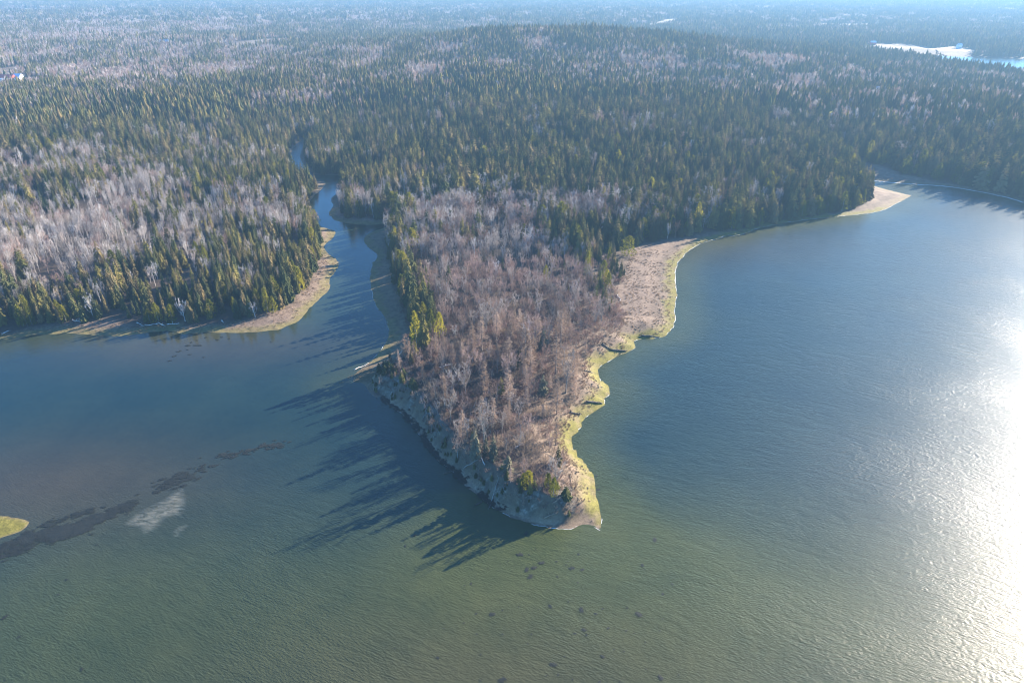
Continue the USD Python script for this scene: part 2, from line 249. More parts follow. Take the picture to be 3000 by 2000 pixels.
# ------------------------------------------------------------------ tree materials
def foliage(name, dark, light, trans=.48):
    return usdkit.material(stage, '/World/Looks/' + name, {'o': ('object_info', {}), 'g': ('geometry', {}), 'n': ('noise_texture', {'scale': .045, 'detail': 2.0}), 'add': ('math', {'math_type': 'add'}),
        'a2': ('math', {'math_type': 'multiply', 'value2': .5}), 'isl': ('math', {'math_type': 'multiply_add', 'value2': .35}), 'c': rampn([(.25, dark), (.85, light)]),
        'd': ('diffuse_bsdf', {}), 't': ('translucent_bsdf', {}), 'm': ('mix_closure', {'fac': trans})},
        [('g.position', 'n.vector'), ('o.random', 'add.value1'), ('n.fac', 'add.value2'), ('add.value', 'a2.value1'), ('g.random_per_island', 'isl.value1'), ('a2.value', 'isl.value3'), ('isl.value', 'c.fac'),
         ('c.color', 'd.color'), ('c.color', 't.color'), ('d.BSDF', 'm.closure1'), ('t.BSDF', 'm.closure2')], surface='m.closure')
SPRUCE = [foliage('spruce_dark', (.050, .066, .030), (.165, .160, .06)), foliage('spruce_olive', (.085, .088, .030), (.29, .24, .075)), foliage('spruce_brown', (.095, .082, .042), (.30, .23, .105))]
CEDAR = foliage('cedar', (.11, .12, .018), (.32, .28, .035), .45)
PALE = foliage('spruce_pale', (.11, .11, .075), (.24, .22, .15))
TWIG = [foliage('twig_grey', (.25, .21, .185), (.48, .41, .365), .15), foliage('twig_pink', (.235, .16, .135), (.43, .315, .265), .15), foliage('twig_pale', (.34, .305, .28), (.58, .54, .50), .12), foliage('twig_brown', (.17, .11, .085), (.36, .25, .19), .15), foliage('twig_ash', (.22, .19, .165), (.42, .37, .33), .15), foliage('twig_white', (.44, .41, .39), (.62, .58, .55), .1)]
LARCH = foliage('twig_larch', (.21, .15, .11), (.44, .33, .25), .25)
BRUSH = foliage('twig_brush', (.11, .068, .055), (.30, .195, .155), .3)
TAN = foliage('twig_tan', (.26, .19, .13), (.42, .32, .23), .2)
TWHITE = TWIG[-1]; BTW = [TWIG[0], TWIG[1], TWIG[2], TWIG[3], TWIG[4], TWIG[2]]
BARK = usdkit.material(stage, '/World/Looks/bark', {'g': ('geometry', {}), 'n': ('noise_texture', {'scale': 3.0, 'detail': 3.0}), 'c': rampn([(.3, (.10, .085, .07)), (.7, (.24, .21, .18))]), 'p': ('principled_bsdf', {'roughness': .9})},
    [('g.position', 'n.vector'), ('n.fac', 'c.fac'), ('c.color', 'p.base_color')], surface='p.BSDF')
PALE_BARK = usdkit.material(stage, '/World/Looks/pale_bark', {'g': ('geometry', {}), 'n': ('noise_texture', {'scale': 2.0, 'detail': 3.0}), 'c': rampn([(.3, (.32, .29, .27)), (.7, (.56, .53, .5))]), 'p': ('principled_bsdf', {'roughness': .85})},
    [('g.position', 'n.vector'), ('n.fac', 'c.fac'), ('c.color', 'p.base_color')], surface='p.BSDF')

# ------------------------------------------------------------------ tree shapes
class MB:
    def __init__(s): s.v, s.f, s.n = [], [], 0
    def add(s, v, f): v = np.asarray(v, float); s.v.append(v); s.f.append(np.asarray(f) + s.n); s.n += len(v)
    def tube(s, a, b, ra, rb, k=5):
        a, b = np.asarray(a, float), np.asarray(b, float); t = b - a; t /= np.linalg.norm(t) + 1e-9
        u = np.cross(t, [.3, .5, .8]); u /= np.linalg.norm(u); w = np.cross(t, u); an = np.arange(k) * 2 * math.pi / k
        c = np.cos(an)[:, None] * u + np.sin(an)[:, None] * w; i = np.arange(k); j = (i + 1) % k
        s.add(np.vstack([a + ra * c, b + rb * c]), np.vstack([np.stack([i, j, j + k], -1), np.stack([i, j + k, i + k], -1)]))
    def spike(s, a, b, w, rng):
        a, b = np.asarray(a, float), np.asarray(b, float); u = np.cross(b - a, rng.normal(size=3)); u *= w / (np.linalg.norm(u) + 1e-9)
        s.add([a - u, a + u, b], [[0, 1, 2]])
    def get(s): return np.vstack(s.v), np.vstack(s.f)
def unit(v): return v / (np.linalg.norm(v) + 1e-9)

def spruce(seed, H=12.0, R=1.9, whorls=15, per=8, base=.08, droop=.40, pw=.62, ragged=.25):
    g = np.random.default_rng(seed); c, t = MB(), MB()
    t.tube((0, 0, -.5), (0, 0, H * .97), .16 * H / 12, .02, 6)
    for i in range(whorls):
        q = base + (1 - base) * (i + .5 * g.random()) / whorls; z = H * q; n = max(4, int(per * (1 - .45 * q)))
        rr = R * (1 - q) ** pw * (1 - .25 * sstep(.25, 0, q)) + .12
        for k in range(n):
            a = 2 * math.pi * (k + g.random() * .8) / n + i; r = rr * (1 + ragged * g.normal() * .6); r = max(r, .15)
            o = np.array([math.cos(a), math.sin(a), 0]); s = np.array([-o[1], o[0], 0]); w = r * (.30 + .1 * g.random()); up = np.array([0, 0, 1.])
            p0, p1, p2 = up * (z + .05 * r), o * r * .55 + up * (z - droop * .3 * r), o * r + up * (z - droop * r + .08 * r * g.normal())
            h = -up * r * (.22 + .12 * g.random())
            c.add([p0, p1, p2, p1 + s * w + h, p1 - s * w + h, p2 * .82 + p1 * .18 + s * w * .55 + h * 1.3, p2 * .82 + p1 * .18 - s * w * .55 + h * 1.3],
                  [[0, 3, 1], [0, 1, 4], [1, 3, 5], [1, 5, 2], [1, 6, 4], [1, 2, 6]])
    c.add([[0, 0, H * 1.02], [.18, 0, H * .93], [-.1, .16, H * .93], [-.1, -.16, H * .93]], [[0, 1, 2], [0, 2, 3], [0, 3, 1]])
    return c.get(), t.get()
def spruce_far(seed, H=12.0, R=1.9, tiers=4, k=6):
    g = np.random.default_rng(seed); c = MB()
    for i in range(tiers):
        z0, z1 = H * (.08 + .84 * i / tiers), H * min(1.02, .08 + .84 * (i + 1.7) / tiers); rr = R * (1 - i / tiers) ** .62
        a = 2 * math.pi * (np.arange(k) + g.random()) / k; rad = rr * (1 + .3 * g.normal(size=k))
        c.add(np.vstack([[[0, 0, z1]], np.stack([rad * np.cos(a), rad * np.sin(a), z0 + .5 * g.normal(size=k)], -1)]), [[0, 1 + j, 1 + (j + 1) % k] for j in range(k)])
    return c.get(), None
def bare(seed, H=9.0, R=2.8, limbs=10, sub=7, twigs=7, tw=.034, trunk=.30, spread=.8):
    g = np.random.default_rng(seed); c, t = MB(), MB(); lean = np.array([g.normal() * .3, g.normal() * .3, 0])
    top = np.array([0, 0, H * .62]) + lean
    t.tube((0, 0, -.5), top * .55, .15 * H / 9, .10 * H / 9, 6); t.tube(top * .55, top, .10 * H / 9, .045, 5)
    for i in range(limbs):
        q = trunk + (1 - trunk) * (i + g.random()) / limbs; a = i * 2.4 + g.random(); s = top * q
        e = np.array([math.cos(a) * R * spread * (1.05 - .55 * q), math.sin(a) * R * spread * (1.05 - .55 * q), 0]) + np.array([lean[0], lean[1], H * (.52 + .44 * q) + g.normal() * .35])
        mid = s * .5 + e * .5 + np.array([math.cos(a), math.sin(a), -.6]) * .35 * R * .4
        t.tube(s, mid, .05 * H / 9, .035, 3); t.tube(mid, e, .035, .014, 3)
        for k in range(sub):
            u = .25 + .75 * g.random(); b = (s * (1 - u) + mid * u) if u < .5 else mid * (2 - 2 * u) + e * (2 * u - 1)
            dd = unit(e - mid) * .8 + g.normal(size=3) * .5; dd[2] += .25; L = (.5 + .8 * g.random()) * R * .36; be = b + unit(dd) * L
            c.spike(b, be, tw * 1.5, g)
            for j in range(twigs):
                v = .15 + .85 * g.random(); q0 = b * (1 - v) + be * v; d2 = unit(unit(be - b) + g.normal(size=3) * .55 + [0, 0, .35]); c.spike(q0, q0 + d2 * (.4 + .8 * g.random()) * R * .25, tw, g)
    return c.get(), t.get()
def bare_far(seed, H=9.0, R=2.6, n=46, w=.13):
    g = np.random.default_rng(seed); c = MB(); c.tube((0, 0, -.3), (0, 0, H * .55), .13, .08, 3)
    for i in range(n):
        a, q = g.random() * 6.28, g.random(); s = np.array([0, 0, H * (.2 + .4 * q)]) + g.normal(size=3) * .3
        e = np.array([math.cos(a), math.sin(a), 0]) * R * g.random() ** .6 * (1.05 - .5 * q) + [0, 0, H * (.5 + .5 * q) * (.85 + .2 * g.random())]
        c.spike(s * .5 + e * .5, e, w * (1 + g.random()), g)
    return c.get(), None
def larch(seed, H=9.0, R=1.9, whorls=20, per=9, tw=.042):
    g = np.random.default_rng(seed); c, t = MB(), MB(); t.tube((0, 0, -.5), (g.normal() * .2, g.normal() * .2, H), .14, .02, 5)
    for i in range(whorls):
        q = .14 + .84 * (i + g.random()) / whorls; z = H * q; rr = R * (1 - q) ** .7 * (.55 + .7 * g.random())
        for k in range(per):
            a = g.random() * 6.28; o = np.array([math.cos(a), math.sin(a), g.normal() * .18 + .05]); p0 = np.array([0, 0, z]); p1 = p0 + o * rr * (.6 + .5 * g.random()); c.spike(p0, p1, tw * 1.3, g)
            for j in range(5):
                v = .25 + .75 * g.random(); b = p0 * (1 - v) + p1 * v; c.spike(b, b + unit(o * .6 + g.normal(size=3) * .6) * (.25 + .35 * rr * g.random()), tw * 1.1, g)
    return c.get(), t.get()
def shrub(seed, H=1.9, R=1.3, n=150, tw=.02):
    g = np.random.default_rng(seed); c, t = MB(), MB()
    for i in range(9):
        a = g.random() * 6.28; e = np.array([math.cos(a) * R * .6, math.sin(a) * R * .6, H * (.55 + .3 * g.random())]); t.tube((math.cos(a) * .12, math.sin(a) * .12, -.1), e, .022, .010, 3)
        for k in range(n // 9):
            v = .3 + .7 * g.random(); b = e * v; c.spike(b, b + unit(unit(e) + g.normal(size=3) * .7) * (.3 + .5 * g.random()) * R * .6, tw, g)
    return c.get(), t.get()
def cedar(seed, H=7.0, R=2.0, n=420, pw=.6, leaf=.42):
    g = np.random.default_rng(seed); c, t = MB(), MB(); t.tube((0, 0, -.4), (0, 0, H * .9), .16, .03, 6)
    ph = g.random(3) * 6.28
    for i in range(n):
        q = g.random() ** .9; a = g.random() * 6.28; rr = R * (1 - q) ** pw * (1 - .35 * sstep(.2, 0, q)) * (1 + .22 * math.sin(3 * a + ph[0] + 5 * q) + .15 * math.sin(5 * a + ph[1] - 9 * q)); rr *= .55 + .5 * g.random() ** .4
        p = np.array([math.cos(a) * rr, math.sin(a) * rr, H * (.05 + .95 * q)]); o = np.array([math.cos(a), math.sin(a), .5]); s = unit(np.cross(o, [0, 0, 1.]) + g.normal(size=3) * .4); L = leaf * (.6 + .8 * g.random())
        tip = p + unit(o + g.normal(size=3) * .4) * L; c.add([p - s * L * .4, p + s * L * .4, tip, p - np.array([0, 0, L * .7])], [[0, 1, 2], [0, 3, 1]])
    return c.get(), t.get()
def pine(seed, H=9.0):
    g = np.random.default_rng(seed); c, t = MB(), MB(); t.tube((0, 0, -.5), (0, 0, H * .97), .15, .04, 6)
    for i in range(16):
        q = .42 + .58 * i / 16; a = i * 2.4; r = 1.9 * (1 - q) ** .5 + .25; e = np.array([math.cos(a) * r, math.sin(a) * r, H * q + .3]); t.tube((0, 0, H * q), e, .03, .015, 3)
        for k in range(26):
            o = unit(g.normal(size=3)); p = e * (.75 + .25 * g.random()) + [0, 0, H * q * (.25 - .25)] + g.normal(size=3) * .32; s = unit(np.cross(o, [.2, .1, 1])) * .16; c.add([p - s, p + s, p + o * .42 + [0, 0, .12]], [[0, 1, 2]])
    return c.get(), t.get()

KINDS = stage.CreateClassPrim('/World/Kinds')
protos = {}
def proto(key, shape, crown_mat, trunk_mat, crown='crown', trunk='trunk'):
    """A class prim with a tree's parts; key_s is the one-mesh copy used for the uncounted forest."""
    (cv, cf), tr = shape
    x = UsdGeom.Xform.Define(stage, f'/World/Kinds/{key}'); usdkit.mesh(stage, f'/World/Kinds/{key}/{crown}', (cv, cf), crown_mat)
    if tr is not None: usdkit.mesh(stage, f'/World/Kinds/{key}/{trunk}', tr, trunk_mat, True)
    y = UsdGeom.Xform.Define(stage, f'/World/Kinds/{key}_s'); v, f = (cv, cf) if tr is None else (np.vstack([cv, tr[0]]), np.vstack([cf, np.array(tr[1]) + len(cv)]))
    usdkit.mesh(stage, f'/World/Kinds/{key}_s/crown', (v, f), crown_mat)
    protos[key] = f'/World/Kinds/{key}'
sp, spf, ba, baf, la, shb, ce = [], [], [], [], [], [], []
for i in range(9):
    k = f'spruce_{i}'; proto(k, spruce(100 + i, R=(1.75, 2.0, 2.3)[i % 3], whorls=14 + i % 3, ragged=.25 + .1 * (i % 2)), SPRUCE[i // 3], BARK); sp.append(k)
    k = f'sprucef_{i}'; proto(k, spruce_far(200 + i, R=(1.75, 2.0, 2.3)[i % 3]), SPRUCE[i // 3], BARK); spf.append(k)
for i in range(6):
    k = f'bare_{i}'; proto(k, bare(300 + i, R=(2.4, 2.9, 2.0)[i % 3]), BTW[i], BARK); ba.append(k)
    k = f'baref_{i}'; proto(k, bare_far(400 + i, R=(2.3, 2.7, 2.0)[i % 3]), BTW[i], BARK); baf.append(k)
for i in range(4): k = f'larch_{i}'; proto(k, larch(500 + i, R=(2.1, 2.6)[i % 2]), LARCH, BARK); la.append(k)
for i in range(5): k = f'shrub_{i}'; proto(k, shrub(600 + i), (BRUSH, BRUSH, TAN, BRUSH, TWIG[1])[i], BARK, 'twigs', 'stems'); shb.append(k)
for i in range(3): k = f'cedar_{i}'; proto(k, cedar(700 + i, R=(1.8, 2.1, 1.6)[i]), CEDAR, BARK); ce.append(k)
proto('white', bare(801, H=9, R=2.6, limbs=10, tw=.04), TWHITE, PALE_BARK); proto('palespruce_0', spruce(811, H=9, R=1.6, ragged=.5), PALE, BARK); proto('palespruce_1', spruce(812, H=9, R=1.4, ragged=.5), PALE, BARK)
proto('pine', pine(821), SPRUCE[1], BARK)
for f, shape in ((0, spruce_far), (1, bare_far)):                # far away: a few trees of one kind standing together
    for j in range(3):
        g = np.random.default_rng(880 + j); m_ = MB()
        for k in range(5):
            v, fc = shape(880 + 7 * j + k)[0]; sc_ = .75 + .5 * g.random(); m_.add(v * sc_ * [1.25, 1.25, 1] + [g.uniform(-4, 4), g.uniform(-4, 4), 0], fc)
        proto(f'clump{f}_{j}', (m_.get(), None), SPRUCE[j] if f == 0 else TWIG[j % 2], BARK)
DEFAULT_H = dict(spruce=12, sprucef=12, bare=9, baref=9, larch=9, shrub=1.9, cedar=7, white=9, palespruce=9, pine=9)

def plant(name, key, label, cat, loc, h, rz=0.0, group=None, wide=1.0):
    s = h / DEFAULT_H[key.split('_')[0]]
    t = thing(name, label, cat, loc, rz, group, (s * wide, s * wide, s))
    t.GetReferences().AddInternalReference(protos[key]); t.SetInstanceable(True)
    return t
def instancer(name, keys, idx, pos, scale, rz, label, cat):
    pi = UsdGeom.PointInstancer.Define(stage, numbered('/World', name)); ch = []
    for k in keys:
        x = UsdGeom.Xform.Define(stage, f'{pi.GetPath()}/kind_{len(ch)}'); x.GetPrim().GetReferences().AddInternalReference(protos[k] + '_s'); ch.append(x.GetPath())
    pi.CreatePrototypesRel().SetTargets(ch)
    pi.CreateProtoIndicesAttr(Vt.IntArray.FromNumpy(np.asarray(idx, np.int32))); pi.CreatePositionsAttr(Vt.Vec3fArray.FromNumpy(np.asarray(pos, np.float32)))
    pi.CreateScalesAttr(Vt.Vec3fArray.FromNumpy(np.asarray(scale, np.float32)))
    q = np.zeros((len(pos), 4), np.float16); q[:, 0] = np.sin(rz / 2) * 0; 
    pi.CreateOrientationsAttr(Vt.QuathArray([Gf.Quath(float(math.cos(a / 2)), 0.0, 0.0, float(math.sin(a / 2))) for a in rz]))
    return tag(pi.GetPrim(), label, cat, kind='stuff')

# ------------------------------------------------------------------ landmark trees that the photo lets one point at: (kind, base x, base y, top y, label)
taken = []
def landmark(name, key, bx, by, ty, label, cat='tree', rz=0, wide=1.0, z=None):
    x, y, z = on_land(bx, by); lo, hi = 0.5, 40.
    for _ in range(30):
        h = (lo + hi) / 2
        if project(x, y, z + h)[1] > ty: lo = h
        else: hi = h
    taken.append((x, y, 1.2)); return plant(name, key, label, cat, (x, y, z - .1), h, rz, None, wide)
LAND = [
 ('larch_tree', 'larch_0', 1412, 1028, 925, 'pale tan larch at the left of the larch grove', 1.2),
 ('larch_tree', 'larch_1', 1540, 1070, 953, 'tall tan larch in the centre of the larch grove', 1.3),
 ('larch_tree', 'larch_3', 1490, 1077, 985, 'tan larch in front of the central larch grove', 1.2),
 ('larch_tree', 'larch_2', 1628, 1095, 982, 'broad greyish larch at the right of the larch grove', 1.3),
 ('larch_tree', 'larch_0', 1456, 989, 911, 'tan larch at the back left of the larch grove', 1.2),
 ('larch_tree', 'larch_1', 1522, 982, 902, 'tan larch at the back of the larch grove', 1.2),
 ('larch_tree', 'larch_3', 1650, 989, 896, 'slender larch at the back right of the larch grove', 0.9),
 ('larch_tree', 'larch_2', 1420, 1156, 1053, 'ragged larch left of the mossy spruces in mid brush', 1.2),
 ('larch_tree', 'larch_0', 1491, 1177, 1081, 'bushy tan larch right of the ragged one in mid brush', 1.3),
 ('larch_tree', 'larch_1', 1543, 1191, 1131, 'short tan larch in brush halfway to the point', 1.2),
 ('larch_tree', 'larch_3', 1483, 1248, 1184, 'golden tan larch in brush above the fan shaped bare tree', 1.3),
 ('larch_tree', 'larch_2', 1571, 992, 925, 'tan larch behind the mossy spruce of the grove', 1.1),
 ('bare_tree', 'bare_1', 1312, 1152, 1085, 'rounded bare tree at the back of the group above the bluff', 1.1),
 ('bare_tree', 'bare_4', 1277, 1170, 1109, 'bare tree leftmost of the group above the bluff', 1.1),
 ('bare_tree', 'bare_2', 1420, 1205, 1159, 'small bare tree standing alone in dark brush', 1.1),
 ('bare_tree', 'bare_0', 1678, 903, 808, 'big pale grey bare tree at the brush edge beside the tan beach', 1.0),
 ('bare_tree', 'bare_3', 1633, 928, 868, 'grey bare tree left of the big pale one near the tan beach', 1.0),
 ('bare_tree', 'bare_5', 1337, 996, 950, 'grey bare tree between stout golden conifer and larch grove', 1.2),
 ('spruce_tree', 'spruce_2', 1522, 1074, 1017, 'dark spruce hidden among the tan larches', 1.1),
 ('spruce_tree', 'palespruce_1', 1591, 1024, 953, 'mossy pale spruce among the tan larches', 1.2),
 ('spruce_tree', 'spruce_4', 1468, 1152, 1102, 'dark squat spruce between two ragged larches', 1.3),
 ('spruce_tree', 'palespruce_0', 1589, 1156, 1095, 'mossy pale spruce in brush right of the larches', 1.3),
 ('spruce_tree', 'spruce_0', 1652, 800, 758, 'dark spruce group tip above the reddish brush near the beach', 1.1),
 ('cedar_tree', 'cedar_1', 1243, 882, 824, 'golden conifer at the left edge of the brown woods by the marsh', 0.9),
 ('cedar_tree', 'cedar_2', 1192, 832, 776, 'golden conifer above the marsh opposite the river bend', 0.9),
 ('cedar_tree', 'cedar_0', 1160, 733, 662, 'tall golden conifer where marsh meets the river inlet', 0.8),
 ('bare_tree', 'white', 273, 930, 864, 'white leafless tree standing alone before dark spruces on the left shore', 1.0),
 ('bare_tree', 'white', 543, 941, 876, 'forked bleached bare tree above driftwood on the left shore', 1.1),
 ('bare_tree', 'white', 748, 928, 884, 'low wide white bare tree where the left shore bends upriver', 1.2),
 ('pine_tree', 'pine', 81, 955, 903, 'thin pine with crown only on top at far left shore edge', .9),
 ('bare_tree', 'bare_1', 1263, 1052, 1002, 'small round bare tree beside the tall dark conifers of the peninsula', 1.0),
 ('bare_tree', 'bare_4', 1320, 1231, 1142, 'tallest of three bare grey trees above the shaded clay bluff', 1.0),
 ('bare_tree', 'bare_1', 1362, 1221, 1152, 'wide bare grey tree right of the tallest one above the bluff', 1.1),
 ('bare_tree', 'bare_0', 1281, 1208, 1168, 'smallest bare grey tree left of the three above the bluff', 1.1),
 ('bare_tree', 'bare_3', 1482, 1324, 1250, 'large fan shaped bare tree in reddish brush near the point', 1.1),
 ('bare_tree', 'bare_5', 1371, 1285, 1222, 'narrow bare tree behind the pale spruce near the bluff', .8),
 ('larch_tree', 'larch_1', 1360, 1086, 1008, 'ragged brown leafless larch in front of the other larches', 1.1),
 ('larch_tree', 'larch_3', 1533, 1378, 1324, 'thin grey larch just behind the yellow green cedar', .7),
 ('larch_tree', 'larch_0', 1563, 1388, 1328, 'slim dead larch with pale trunk right of the yellow green cedar', .6),
 ('spruce_tree', 'palespruce_0', 1394, 1345, 1250, 'tall pale grey green spruce with leaning trunk on the bluff edge', 1.0),
 ('spruce_tree', 'palespruce_1', 1424, 1330, 1272, 'small pale yellowish spruce beside the tall pale spruce on the bluff', 1.0),
 ('spruce_tree', 'palespruce_1', 1446, 1345, 1266, 'slim pale spruce with darker tip, third along the bluff', .9),
 ('spruce_tree', 'palespruce_0', 1489, 1381, 1330, 'short broad pale spruce between the slim spruce and cedar', 1.5),
 ('cedar_tree', 'cedar_1', 1548, 1426, 1378, 'bright yellow green cedar at the top of the clay bluff by the point', 1.15),
 ('cedar_tree', 'cedar_0', 1622, 1450, 1398, 'yellow green cedar nearest the point, at the corner of bluff and beach', .9),
 ('cedar_tree', 'cedar_2', 1606, 1425, 1385, 'mossy cedar tucked behind the cedar nearest the point', 1.1),
 ('cedar_tree', 'cedar_0', 1222, 1024, 913, 'tall dark conifer with golden top, left of a close pair above the marsh', .75),
 ('spruce_tree', 'spruce_5', 1245, 1020, 907, 'tall dark pointed spruce, right of a close pair above the marsh', .9),
 ('cedar_tree', 'cedar_1', 1290, 986, 914, 'stout golden topped conifer right of the tall dark pair', .8),
 ('bare_tree', 'white', 1453, 817, 764, 'white bare tree rising from brown woods in mid peninsula', 1.0),
 ('spruce_tree', 'spruce_3', 1662, 592, 548, 'big layered spruce above brown woods behind the peninsula', 1.3),
 ('spruce_tree', 'spruce_1', 1731, 774, 714, 'tall lone spruce at the right edge of the peninsula woods', .9),
 ('spruce_tree', 'spruce_4', 1626, 718, 664, 'stout spruce in the middle of brown woods above the peninsula', 1.0),
 ('larch_tree', 'larch_2', 2305, 603, 578, 'small orange brown larch at the foot of dark trees by the right bay', 1.2),
 ('spruce_tree', 'palespruce_0', 1143, 1060, 1024, 'lone whitish spruce standing on the left spit of the peninsula', .8)]
for i, (n, k, bx, by, ty, lab, wd) in enumerate(LAND):
    landmark(n, k, bx, by, ty, lab, {'bare_tree': 'bare tree', 'pine_tree': 'pine', 'larch_tree': 'larch', 'spruce_tree': 'spruce', 'cedar_tree': 'cedar'}[n], i * 77 % 360, wd)

# ------------------------------------------------------------------ the forest
rng = np.random.default_rng(7)
def lattice(s, y0, y1, jitter=.42):
    out = []
    for k, y in enumerate(np.arange(y0, y1, s * .9)):
        half = y * .86 + 75; x = np.arange(-half, half, s) + (k % 2) * s / 2; out.append(np.stack([x, np.full_like(x, y)], -1))
    p = np.vstack(out); return p + rng.uniform(-jitter, jitter, p.shape) * s
parts = [lattice(3.0, 95, 560), lattice(3.4, 560, 1000), lattice(4.2, 1000, 1900), lattice(8.4, 1900, 4300)]
P = np.vstack(parts); clump = np.repeat([0, 0, 0, 1], [len(p) for p in parts]).astype(bool)
d, df, z, r, b = survey(P[:, 0], P[:, 1])
edge = 1.0 + 2.0 * fbm2(P[:, 0] * .1, P[:, 1] * .1, 51); dwp = west_tree.query(P)[0]
slope = (df <= edge - 1.4) & (dwp < 11) & (dwp > 2.6) & (d > 2.6) & (P[:, 1] < 215) & (east_tree.query(P)[0] > 9) & (river_tree.query(P)[0] > 14) & (rng.random(len(P)) < .6)
ok = ((df > edge - 1.4) | slope) & (d > 1.6) & (r > 6) & ~shapely.contains_xy(fields_all, P[:, 0], P[:, 1])
slope = slope[ok]; P, d, df, z, r, clump = P[ok], d[ok], df[ok], z[ok], r[ok], clump[ok]
PX, PY = project(P[:, 0], P[:, 1], z)
ok = (PX > -160) & (PX < 3160) & (PY > -30); slope = slope[ok]; P, df, z, PX, PY, clump = P[ok], df[ok], z[ok], PX[ok], PY[ok], clump[ok]
x, y = P.T
def gb(ax, ay, rx, ry, amp): c = ground(ax, ay, 4); return amp * np.exp(-.5 * ((x - c[0]) / rx) ** 2 - .5 * ((y - c[1]) / ry) ** 2)
# share of conifers: from noise and from the stands that the photo shows
con = .80 + 1.5 * (fbm2(x / 45, y / 45, 61, 3) - .5) + 1.0 * (fbm2(x / 14, y / 14, 63, 2) - .5)
con += gb(500, 640, 75, 45, -.62) + gb(250, 790, 60, 22, -.55) + gb(700, 560, 45, 45, -.5) + gb(120, 600, 50, 30, -.35) + gb(510, 560, 45, 30, .45)
con += gb(60, 90, 800, 480, -.58) + gb(500, 170, 450, 220, -.32) + gb(250, 215, 320, 110, -.25) + gb(1650, 190, 200, 70, -.22) + gb(2700, 250, 330, 120, -.2) + gb(1900, 60, 1500, 700, -.05) + (.8 * (fbm2(x / 130, y / 220, 65, 3) - .5) + .9 * (fbm2(x / 28, y / 45, 66, 2) - .5)) * sstep(480, 850, y)
con += gb(1450, 800, 42, 45, -.25) + gb(1300, 690, 30, 40, -.28) + gb(1650, 640, 35, 22, -.35) + gb(1500, 1100, 40, 40, -1.0) + gb(1620, 900, 26, 40, -.8)
con += gb(2300, 240, 260, 110, -.35) + gb(1150, 240, 130, 110, -.3) + gb(1800, 160, 200, 60, -.3)
con += gb(1590, 140, 330, 260, .85) + gb(1620, 330, 90, 60, .5) + gb(1200, 480, 80, 60, .35) + gb(2300, 500, 130, 60, .4) + gb(2750, 430, 120, 60, .4) + gb(1650, 700, 18, 14, .5)
shore_row = sstep(16, 4, df); con = con + np.where(x < -30, .45, .3) * shore_row * (y > 200) * (PX < 2600)
penin = (PX > 1110) & (PX < 1880) & (y < 298) & (x > -47)
west = penin & (df < 9) & (x < -18) & (y > 195); con += .9 * west
con = con + .14 * (penin & (y > 215))
tip = penin & (y < 222 + .1 * x)
u = rng.random(len(x)); is_con = u < con
golden = rng.random(len(x)) < .05 + .16 * shore_row + .5 * np.exp(-.5 * ((x - ground(510, 560, 4)[0]) / 28) ** 2 - .5 * ((y - ground(510, 560, 4)[1]) / 22) ** 2)
is_con |= slope & (rng.random(len(x)) < .6); fam = np.where(is_con, 0, 1)                                   # 0 spruce 1 bare 2 larch 3 cedar
fam[is_con & golden & ~clump & (y < 505)] = 3
v = rng.random(len(x))
fam[tip & ~is_con & (v < .45)] = 2; fam[tip & is_con & (v < .5)] = 2
brushy = sstep(14, 4, df) * (x > -10) + sstep(.52, .62, fbm2(x / 9, y / 9, 71)) * 1.0
keep = ~(tip & (rng.random(len(x)) < .50 + .25 * np.clip(brushy, 0, 1))) & ~(penin & ~tip & (rng.random(len(x)) < .28))
keep &= ~(penin & (y < 243) & (x > 15 + .21 * (y - 130)) & (rng.random(len(x)) < .85))
keep &= rng.random(len(x)) > np.where(fbm2(x / 30, y / 30, 77, 3) < .40, .6, .06)    # gaps
for tx, ty, tr in taken: keep &= (x - tx) ** 2 + (y - ty) ** 2 > tr ** 2
wd_, ed_ = west_tree.query(np.stack([x, y], -1))[0], east_tree.query(np.stack([x, y], -1))[0]
h = np.where(fam == 0, 11.5, np.where(fam == 1, 9.0, np.where(fam == 2, 8.5, 8.5))) * (1 + .26 * rng.normal(size=len(x)).clip(-1.8, 2.2)) * (.8 + .45 * fbm2(x / 60, y / 60, 81, 2))
main = (x > -70) & (y > 298) & ~penin
keep &= ~(main & (fam == 0) & (rng.random(len(x)) < .22 * sstep(840, 600, y)))
h *= np.where(main, np.where(fam == 0, 1.0, 1.0), .87) * np.where(y > 700, .88, 1) * np.where(penin & (fam == 0) & ~west, .62, 1) * np.where(west, 1.15, 1) * np.where(tip, np.where(rng.random(len(x)) < .55, 1.35, .8), 1) * np.where(penin & ~tip & ~west, rng.uniform(.75, 1.5, len(x)), 1) * np.where(penin & ~tip & (fam == 1), .8, 1)
keep |= slope; h = np.where(slope, rng.uniform(2.2, 5.5, len(x)), h); h = np.where(tip & (fam == 0) & (wd_ > 9), np.minimum(h, rng.uniform(3.5, 6.5, len(x))), h); h = np.where(tip & (fam == 3), np.minimum(h, 4.5), h); h = h.clip(2.2, 19); wide = (1 + .15 * rng.normal(size=len(x)).clip(-2, 2)) * np.where(main, 1.18, .95)
rz = rng.random(len(x)) * 6.283; dist = np.hypot(np.hypot(x, y), CAM_H)
NAMES = {0: ('spruce_tree', 'spruce', 'spruces'), 1: ('bare_tree', 'bare tree', 'bare trees'), 2: ('larch_tree', 'larch', 'larches'), 3: ('cedar_tree', 'cedar', 'cedars')}
LOOKS = {0: 'green spruce', 1: 'grey bare tree', 2: 'brown larch', 3: 'golden cedar'}
